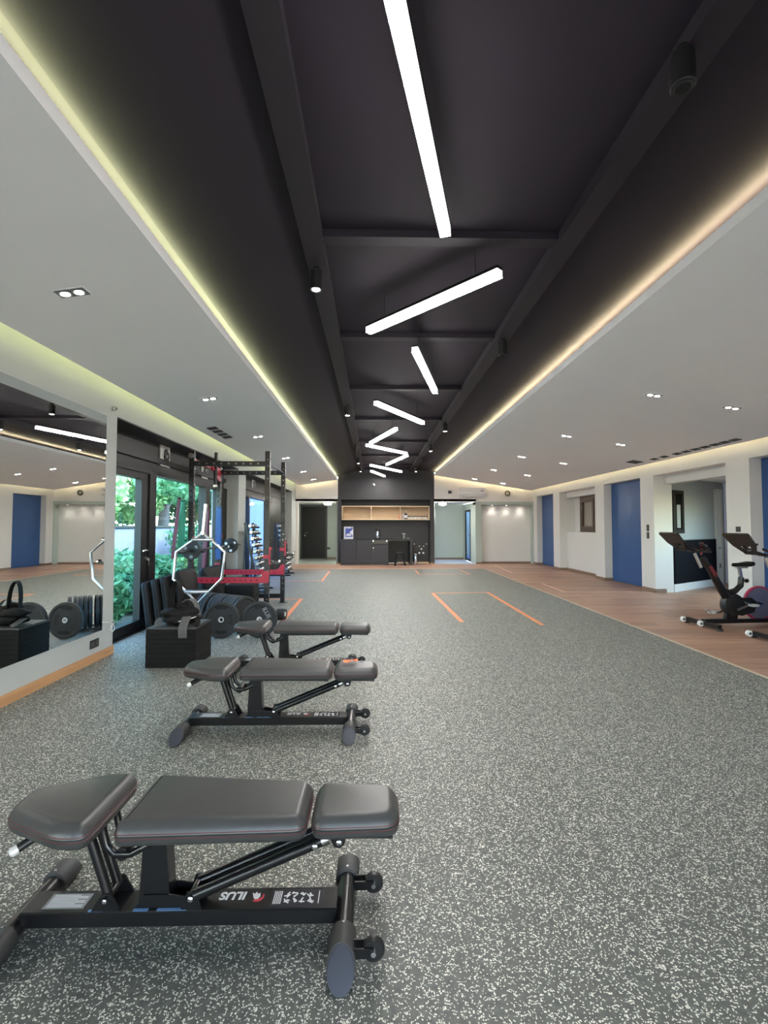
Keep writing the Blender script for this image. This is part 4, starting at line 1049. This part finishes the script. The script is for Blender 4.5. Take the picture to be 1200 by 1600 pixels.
for s in (-1, 1):
    MB().bar((-.06, s*.13, .038), (L+.06, s*.13, .038), .022, .022).build('rail', 'rack_black', o)
    xf = -.055 if s < 0 else L+.055
    MB().bar((xf, -.17, .014), (xf, .17, .014), .03, .028).build('foot', 'rack_black', o)
    MB().bar((xf, -.13, .02), (xf, -.13, .04), .02, .02).bar((xf, .13, .02), (xf, .13, .04), .02, .02).build('stub', 'rack_black', o)
for i in range(3):
    make_plate('small black plate standing on floor beside the lettered plate, %s from the left' % ORD[i], (-1.43+.045*i, 7.38, .081), (0, R(90), R(-12)), .08, .035, 20, group='small black plates')

# ================================================================== HEX BAR
o = T('hex_bar', 'chrome hexagonal trap bar standing on end behind the plyo box', 'barbell', (-2.22*6.56/6.32, 6.56, 0))
HS = 6.56/6.32
def hx(px, z): return (px*HS+2.22*HS, 0, 1.4+(z-1.4)*HS if z > .01 else 0)
b = MB().tube([hx(-2.20, 1.315), hx(-2.535, 1.065), hx(-2.572, .72), hx(-2.255, .415), hx(-1.95, .725), hx(-1.917, 1.065)], .0205, 10, True)
b.build('hexagon_frame', 'chrome', o, 50)
MB().cyl(hx(-2.195, 1.30), hx(-2.165, 1.685), .025, n=14).build('sleeve', 'chrome', o, 40)
MB().cyl(hx(-2.258, .43), hx(-2.285, .0), .025, n=14).build('sleeve', 'chrome', o, 40)
MB().cyl(hx(-2.197, 1.29), hx(-2.194, 1.325), .036, n=14).build('collar', 'steel', o, 40)
for zc, x0, x1 in ((1.225, -2.335, -2.06), (.56, -2.42, -2.11)):
    g = MB().cyl(hx(x0, zc), hx(x1, zc), .026, n=12).build('grip_handle', 'chrome', o, 40)

# ================================================================== SQUAT RACK
RX0, RX1, RYA, RYB, RH = -2.86, -1.675, 7.70, 9.03, 2.57
rk = T('squat_rack', 'tall black four post squat rack with red safety arms by the glazing', 'rack', (RX0, RYA, 0))
W_, D_ = RX1-RX0, RYB-RYA
def upright(x, y):
    b = MB(); h = .0375; tk = .006
    b.box(x-h, x-h+tk, y-h, y+h, 0, RH).box(x+h-tk, x+h, y-h, y+h, 0, RH)
    for s in (-1, 1):
        yy0, yy1 = (y-h, y-h+tk) if s < 0 else (y+h-tk, y+h)
        b.box(x-h+tk, x-.013, yy0, yy1, 0, RH).box(x+.013, x+h-tk, yy0, yy1, 0, RH)
        z = 0; 
        zs = [.25+.10*k for k in range(23)]
        for hz in zs:
            b.box(x-.013, x+.013, yy0, yy1, z, hz-.013); z = hz+.013
        b.box(x-.013, x+.013, yy0, yy1, z, RH)
    b.box(x-h-.02, x+h+.045, y-h-.02, y+h+.02, 0, .008)
    u = b.build('upright', 'rack_black', rk)
    b = MB()
    for k in range(23):
        for sx in (-1, 1): b.lathe([(.008, 0), (.013, .0), (.013, .0015), (.008, .0015)], (x+sx*h, y, .25+.10*k), (sx, 0, 0), 8, True)
    stuff(b.build('hole_bushing', 'steel', u))
    b = MB().box(x-h-.001, x+h+.001, y-h-.001, y+h+.001, RH, RH+.012, bevel=.004); b.build('end_cap', 'black_plastic', u)
    for zz in (2.30, 2.46):
        MB().lathe([(.016, 0), (.016, .008), (.010, .016)], (x+h, y-.012, zz), (1, 0, 0), 8).build('bolt', 'chrome', u, 40)
for x in (0, W_):
    for y in (0, D_): upright(x, y)
for y in (0, D_):
    c = MB().box(.0375, W_-.0375, y-.0375, y+.0375, 2.345, 2.42).build('top_crossmember', 'rack_black', rk)
    b = MB()
    for k in range(9): b.lathe([(.008, 0), (.013, .0), (.013, .0015), (.008, .0015)], (.12+k*.115, y-.0375, 2.382), (0, -1, 0), 8, True)
    stuff(b.build('hole_bushing', 'steel', c))
MB().box(.0375, W_-.0375, D_-.0375, D_+.0375, .085, .16).build('lower_crossmember', 'rack_black', rk)
MB().cyl((W_, .0375, 2.385), (W_, D_-.0375, 2.385), .017, n=12).build('pullup_bar', 'rack_black', rk, 40)
MB().box(-.03, .03, .0375, D_-.0375, .085, .16).build('lower_crossmember', 'rack_black', rk)
# red multi grip bar across the window side
lab(MB().bar((0.0, .04, 2.43), (.0, D_-.04, 2.43), .05, .06).bar((.04, D_-.5, 2.40), (.04, D_-.04, 2.34), .035, .05).prism([(.75, 2.46), (1.27, 2.46), (1.27, 2.22), (1.18, 2.22)], lambda u, v, w_: (w_, u, v), .03, .045).build('grip_bracket', 'red', rk), 'red bracket')
MB().cyl((.06, .93, 2.13), (.07, .93, 2.70), .030, n=16).build('hanging_grip', 'rack_black', rk, 40)
MB().cyl((.062, .93, 2.09), (.062, .93, 2.13), .036, n=16).build('grip_end', 'steel', rk, 40)
MB().cyl((-.005, -.06, 2.505), (-.005, .0, 2.505), .042, n=18).build('bar_end', 'steel', rk, 40)
# safety arms
for y in (0, D_):
    s = -1 if y == 0 else -1
    a = MB().box(-.03, W_+.035, y-.075, y-.040, .515, .605, bevel=.004)
    a.prism([(-.04, .60), (.16, .60), (.06, .64), (.04, .73), (-.04, .73)], lambda u, v, w_: (u, w_, v), y-.078, y-.039)
    a.prism([(W_-.09, .60), (W_+.045, .60), (W_+.045, .70), (W_-.01, .70)], lambda u, v, w_: (u, w_, v), y-.078, y-.039)
    a = a.build('safety_arm', 'red', rk)
    b = MB()
    for k in range(12): b.lathe([(.001, 0), (.012, 0), (.012, .002)], (.11+k*.085, y-.0755, .56), (0, -1, 0), 8)
    b.build('arm_holes', 'hole', a)
    MB().box(.0, W_-.02, y-.074, y-.041, .6055, .612).build('wear_strip', 'black_plastic', a)
# J hooks
def jhook(x, y, z, sx):
    j = MB().box(x-.05, x+.05, y-.062, y-.040, z-.035, z+.02).box(x+sx*.04, x+sx*.065, y-.062, y+.05, z-.13, z+.14).build('j_hook', 'red', rk)
    b = MB().prism([(.066, .10), (.074, .10), (.076, -.06), (.10, -.085), (.18, -.085), (.20, -.05), (.215, -.05), (.215, -.10), (.19, -.12), (.10, -.125), (.066, -.11)], lambda u, v, w_: (x+sx*u, w_, z+v), y-.055, y+.045)
    b.build('hook_liner', 'black_plastic', j)
    MB().cyl((x+sx*.205, y-.056, z-.075), (x+sx*.205, y-.05, z-.075), .018, n=10).build('pin', 'steel', j)
jhook(W_, 0, .93, 1); jhook(W_, D_, .98, 1)
jhook(0, 0, 1.10, 1); jhook(0, D_, 1.10, 1)
for sx in (1,):
    MB().tube([(W_+.04, D_, .80), (W_+.14, D_, .78), (W_+.19, D_, .83), (W_+.14, D_, .87), (W_+.04, D_, .85)], .014, 8).build('storage_loop', 'rack_black', rk, 50)
# barbell with studio plates
bb = T('barbell', 'black barbell with two small tri grip plates on the rack hooks', 'barbell', (-2.735, 8.36, 1.03), (0, 0, 0))
hb = MB().cyl((-.02, -1.45, 0), (.05, 1.5, 0), .014, n=12).build('bar', 'rack_black', bb, 40)
for y, nm in ((-.93, 'near'), (.95, 'far')):
    c = Vector((.0+y*.023, y, 0)); d = Vector((.023, 1, 0)).normalized()
    wp = MB().lathe([(.03, -.022), (.05, -.026), (.10, -.02), (.134, -.022), (.14, -.015), (.14, .015), (.134, .022), (.10, .02), (.05, .026), (.03, .022)], c, d, 28, True).build('plate', 'plate_rubber', bb, 40)
    b = MB()
    for k in range(3):
        a = 2*PI*k/3+.6
        b.cyl((c.x+.092*math.cos(a), c.y-.0235, .092*math.sin(a)), (c.x+.092*math.cos(a), c.y-.019, .092*math.sin(a)), .026, n=12)
    lab(b.build('grip_window', 'print_grey' if nm == 'near' else 'off_white', wp), 'pale grip openings')
    MB().cyl(c-d*.5 if nm == 'near' else c, c if nm == 'near' else c+d*.5, .024, n=12).build('sleeve', 'steel_black', bb, 40)
    MB().cyl(c+d*(-.06 if nm == 'near' else .03), c+d*(-.03 if nm == 'near' else .06), .034, n=14).build('collar', 'black_plastic', bb, 40)
# resistance bands: long loops over pegs
def band(x, y, z1, z0, w, mat, lbl, dx=0):
    o = T('resistance_band', lbl, 'band', (x, y, z1), group='bands hanging on the rack')
    L = z1-z0; P = []
    for k in range(9): q = k/8; P.append((dx*q, -.012-.025*math.sin(q*PI), -L*q))
    for k in range(8, -1, -1): q = k/8; P.append((dx*q, .012+.025*math.sin(q*PI), -L*q))
    MB().ribbon(P + [P[0]], w, .005, (1, 0, 0)).build('loop', mat, o, 60)
    MB().cyl((0, -.06, -.014), (0, .06, -.014), .010, n=8).build('peg', 'rack_black', o)
band(-2.955, 7.60, 1.80, .92, .075, 'band_green', 'wide green resistance band loop hanging on near window upright', -.03)
band(-2.975, 7.50, 1.84, .90, .03, 'band_red', 'narrow dark red band hanging beside the green band', -.09)
band(-2.815, 8.90, 1.75, .80, .09, 'band_blue', 'blue resistance band hanging on far window upright', .0)
band(-2.92, 8.62, 1.72, .35, .05, 'band_red', 'long dark red band hanging between rack uprights', -.08)
# ================================================================== FOAM MATS
def mat_slab(lbl, x, y, w, h, th, lean, yaw):
    o = T('foam_mat', lbl, 'mat', (x, y, 0), (0, 0, yaw), 'black foam mats by the glazing')
    P = round_poly([(-w/2, 0), (w/2, 0), (w/2, h), (-w/2, h)], .09, 6)
    A = R(lean); rings = []
    for tt, ins in ((-th/2, .02), (-th/2+.015, .004), (-th*.15, .0), (th*.15, .0), (th/2-.015, .004), (th/2, .02)):
        rr = []
        for u, v in offset_poly(P, ins):
            bow = .03*math.sin(PI*v/h)
            xx = (tt+bow)*math.cos(A) - v*math.sin(A); zz = v*math.cos(A) + (tt+bow)*math.sin(A)
            rr.append((xx, u, max(zz, 0.0)+.0))
        rings.append(rr)
    b = MB(); b.loft(rings); b.build('slab', 'black_foam', o, 50)
    b = MB(); b.tube([((0+.03*math.sin(PI*v/h))*math.cos(A)-v*math.sin(A), u, max(.006, v*math.cos(A))) for u, v in offset_poly(P, -.002)], .004, 5, True); b.build('seam', 'webbing', o)
mat_slab('black foam mat leaning outermost against the door side glass', -2.98, 6.86, .62, .66, .085, 8, 0)
mat_slab('second black foam mat leaning in the stack by the glass', -2.87, 6.90, .62, .69, .085, 8, R(1))
mat_slab('third black foam mat in the leaning stack by the glass', -2.76, 6.95, .62, .72, .085, 8, R(-1))
mat_slab('tallest black foam mat at the front of leaning stack', -2.63, 7.12, .70, .78, .085, 8, R(1))
mat_slab('long black foam mat standing behind the near red safety arm', -2.68, 8.35, .90, .72, .10, 8, 0)
o = T('crash_pad', 'low black crash pad lying inside the squat rack', 'mat', (-2.28, 8.55, 0))
MB().box(-.24, .24, -.22, .22, .0, .40, bevel=.03, seg=3).build('pad', 'black_foam', o, 40)
MB().box(-.242, .242, -.222, .222, .195, .205).build('seam', 'webbing', o)

# ================================================================== DUMBBELL TOWERS
def make_dumbbell(label, loc, rot, r, L, group):
    o = T('dumbbell', label, 'dumbbell', loc, rot, group)
    MB().cyl((0, -L*.3, 0), (0, L*.3, 0), r*.38, n=10).build('handle', 'chrome', o, 40)
    for s in (-1, 1):
        MB().lathe([(r*.8, L*.25), (r, L*.27), (r, L*.47), (r*.8, L*.5), (r*.45, L*.5), (r*.4, L*.485)], (0, 0, 0), (0, s, 0), 16).build('head', 'chrome', o, 40)
    return o
def tower(x, y, lbl, who, tiers, dz):
    o = T('dumbbell_rack', lbl, 'rack', (x, y, 0), group='leaning dumbbell towers')
    H_ = 1.47; ln = .30
    for yy in (-.02, .66):
        MB().bar((0, yy, 0.02), (-ln, yy, H_), .05, .02, (0, 1, 0)).build('side_rail', 'rack_black', o)
        MB().bar((-ln-.12, yy, .02), (.16, yy, .02), .05, .04).build('foot', 'rack_black', o)
        MB().bar((-ln-.03, yy, .03), (-ln*.97, yy, 1.42), .03, .03, (0, 1, 0)).build('back_leg', 'rack_black', o)
    for t_ in range(tiers):
        z = H_ - .10 - t_*dz; xx = -ln*(z/H_)
        r = .040+.0012*t_
        MB().prism([(.012, -.02), (.13, -.02), (.14, .015), (.13, .02), (.12, -.008), (.012, -.008)], lambda u, v, w_: (xx+u, w_, z+v), .0, .64).build('tray', 'rack_black', o)
        for k in range(2):
            Ld = .24+.006*t_
            make_dumbbell('chrome dumbbell on %s tier from top of %s tower, %s end' % (ORD[t_], who, ('near', 'far')[k]), (x+xx+.07, y+.155+.31*k, z+r-.007), (0, 0, 0), r, Ld, 'chrome dumbbells')
tower(-2.42, 10.35, 'black leaning dumbbell tower beside the pier behind squat rack', 'nearer', 10, .135)
tower(-2.50, 13.8, 'black leaning dumbbell tower farther along the left wall', 'farther', 10, .135)

# ================================================================== BIKES
def make_bike(label, loc, rz):
    o = T('spin_bike', label, 'exercise bike', loc, (0, 0, rz), 'spin bikes on the wood floor')
    # local x: rearwards; origin under the front stabiliser centre
    st = MB().bar((0, -.30, .055), (0, .30, .055), .06, .055, bevel=.006).build('front_stabiliser', 'steel_black', o)
    for y in (-.0, .31):
        wh = MB().lathe([(.012, -.02), (.036, -.02), (.04, -.014), (.04, .014), (.036, .02), (.012, .02)], (-.055, y+.0 if y else -.02, .052), (0, 1, 0), 18).build('transport_wheel', 'white_plastic', st, 40)
        MB().cyl((-.055, (y if y else -.02)-.022, .052), (-.055, (y if y else -.02)+.022, .052), .018, n=12).build('wheel_hub', 'rubber_cap', st, 40)
    MB().bar((0, 0, .075), (1.18, 0, .075), .07, .06, bevel=.006).build('base_beam', 'steel_black', o)
    MB().bar((1.18, -.27, .055), (1.18, .27, .055), .06, .055, bevel=.006).build('rear_stabiliser', 'steel_black', o)
    for x, y in ((0, -.30), (0, .30), (1.18, -.27), (1.18, .27)):
        MB().box(x-.035, x+.035, y-.02, y+.02, 0, .03, bevel=.004).build('foot_pad', 'rubber_cap', o)
    # uprights: frame plates
    MB().prism([(.33, .10), (.50, .10), (.52, .25), (.46, .45), (.36, .52), (.30, .50), (.36, .30)], lambda u, v, w_: (u, w_, v), -.03, .03).build('frame_body', 'steel_black', o)
    MB().tube([(.40, 0, .34), (.29, 0, .52), (.12, 0, .80), (.02, 0, .96)], [.055, .055, .042, .036], 10).build('head_tube', 'steel_black', o, 50)
    lab(MB().bar((.185, -.043, .70), (.10, -.038, .84), .012, .05).build('accent_plate', 'maroon', o), 'maroon accent')
    MB().bar((-.005, 0, .82), (-.10, 0, 1.02), .035, .022, (0, 1, 0)).build('handlebar_post', 'steel', o)
    lab(MB().cyl((.0, 0, 1.0), (.01, 0, 1.13), .014, n=10).lathe([(.016, 0), (.024, .02), (.02, .05)], (.01, 0, 1.12), (0, 0, 1), 12).build('brake_lever', 'red', o, 40), 'red brake knob')
    # handlebars
    hb_ = MB().tube([(.10, -.06, 1.04), (-.02, -.11, 1.05), (-.20, -.16, 1.10), (-.28, -.16, 1.13)], .016, 10)
    hb_.tube([(.10, .06, 1.04), (-.02, .11, 1.05), (-.20, .16, 1.10), (-.28, .16, 1.13)], .016, 10)
    hb_.tube([(-.06, -.23, 1.07), (-.08, -.1, 1.05), (-.08, .1, 1.05), (-.06, .23, 1.07)], .016, 10)
    hb_.tube([(-.06, -.23, 1.07), (-.14, -.235, 1.13), (-.20, -.22, 1.17)], .018, 10).tube([(-.06, .23, 1.07), (-.14, .235, 1.13), (-.20, .22, 1.17)], .018, 10)
    hb_.build('handlebar', 'black_plastic', o, 50)
    for s in (-1, 1):
        MB().box(-.19, -.07, s*.17-.03, s*.17+.03, 1.10, 1.125, bevel=.008).build('elbow_pad', 'webbing', o)
        MB().tube([(-.17, s*.215, 1.165), (-.09, s*.225, 1.13)], .006, 6).build('pad_trim', 'chrome', o, 50)
    # screen holder
    A = Matrix.Translation((-.31, 0, 1.10)) @ Matrix.Rotation(R(-42), 4, 'Y')
    fn = lambda u, v, w_: tuple(A @ Vector((w_, u, v)))
    b = MB().prism(round_poly([(-.165, .09), (.165, .09), (.19, .28), (-.19, .28)], .025), fn, -.012, .012)
    b.prism([(-.165, .095), (-.08, -.03), (-.05, -.03), (-.09, .095)], fn, -.012, .012).prism([(.05, -.03), (.08, -.03), (.165, .095), (.09, .095)], fn, -.012, .012)
    b.prism([(-.08, -.045), (.08, -.045), (.08, -.02), (-.08, -.02)], fn, -.014, .014)
    b.build('screen_holder', 'black_plastic', o, 30)
    MB().prism([(-.165, .085), (.165, .085), (.165, .10), (-.165, .10)], fn, .012, .035).build('holder_ledge', 'black_plastic', o)
    MB().bar((-.12, 0, 1.05), (-.31, 0, 1.11), .07, .03, bevel=.005).build('holder_arm', 'black_plastic', o)
    # crank housing
    MB().lathe([(.10, -.06), (.15, -.05), (.16, -.02), (.16, .02), (.15, .05), (.10, .06)], (.45, 0, .30), (0, 1, 0), 24).build('crank_housing', 'black_plastic', o, 40)
    MB().prism([(.36, .40), (.70, .40), (.78, .34), (.74, .20), (.55, .15), (.36, .2)], lambda u, v, w_: (u, w_, v), -.055, -.035).build('chain_guard', 'black_plastic', o)
    for s, px, pz in ((-1, .64, .31), (1, .28, .17)):
        MB().bar((.46, s*.075, .24), (px, s*.085, pz), .03, .018, (0, 1, 0)).build('crank', 'steel', o)
        p = MB().box(px-.05, px+.05, s*.15-.045, s*.15+.045, pz-.016, pz+.016, bevel=.005).build('pedal', 'zinc', o)
        MB().tube([(px-.05, s*.15-.04, pz), (px-.11, s*.15-.03, pz+.04), (px-.11, s*.15+.03, pz+.04), (px-.05, s*.15+.04, pz)], .006, 6).build('toe_cage', 'steel', p, 50)
    # flywheel at the rear
    fw = MB().lathe([(.03, -.02), (.10, -.03), (.215, -.018), (.215, .018), (.10, .03), (.03, .02)], (.86, 0, .315), (0, 1, 0), 40).build('flywheel', 'purple', o, 40)
    MB().lathe([(.216, -.02), (.235, -.02), (.24, -.01), (.24, .01), (.235, .02), (.216, .02)], (.86, 0, .315), (0, 1, 0), 40, True).build('rim', 'pink', fw, 40)
    MB().cyl((.86, -.05, .315), (.86, .05, .315), .03, n=14).build('hub', 'chrome', fw, 40)
    MB().bar((.72, -.05, .34), (.86, -.05, .315), .02, .04, (0, 1, 0)).bar((.72, .05, .34), (.86, .05, .315), .02, .04, (0, 1, 0)).build('fork', 'steel_black', o)
    # seat
    MB().tube([(.38, 0, .46), (.50, 0, .49), (.585, 0, .56), (.60, 0, .68)], [.04, .04, .04, .038], 10).build('seat_tube', 'steel_black', o, 50)
    MB().bar((.60, 0, .66), (.575, 0, .81), .04, .03, (0, 1, 0)).build('seat_post', 'chrome', o)
    MB().bar((.52, 0, .815), (.70, 0, .815), .035, .02).build('seat_slider', 'steel', o)
    kb = MB().lathe([(.012, 0), (.012, .03), (.028, .035), (.028, .06), (.02, .065)], (.635, 0, .63), (1, 0, 0), 12).build('adjust_knob', 'black_plastic', o, 40)
    out = []
    prof = [(-.14, .018), (-.10, .028), (-.02, .045), (.06, .085), (.12, .095), (.15, .07), (.16, .03)]
    P = [(x+.61, -w_) for x, w_ in prof] + [(x+.61, w_) for x, w_ in reversed(prof)]
    b = MB(); b.loft([[(u, v, .83+h + .02*max(0, (u-.66)/.1)) for u, v in offset_poly(P, i)] for h, i in ((0, .012), (.012, .0), (.035, .002), (.05, .012))])
    b.build('saddle', 'black_foam', o, 50)
    return o
bk = make_bike('black spin bike with dusky purple flywheel near the alcove, fully in front', (4.58, 6.73, 0), R(5))
c = copy_tree(bk); c['label'] = 'black spin bike nearest the camera, cut by the picture edge'; c.location = (4.80, 5.77, 0)
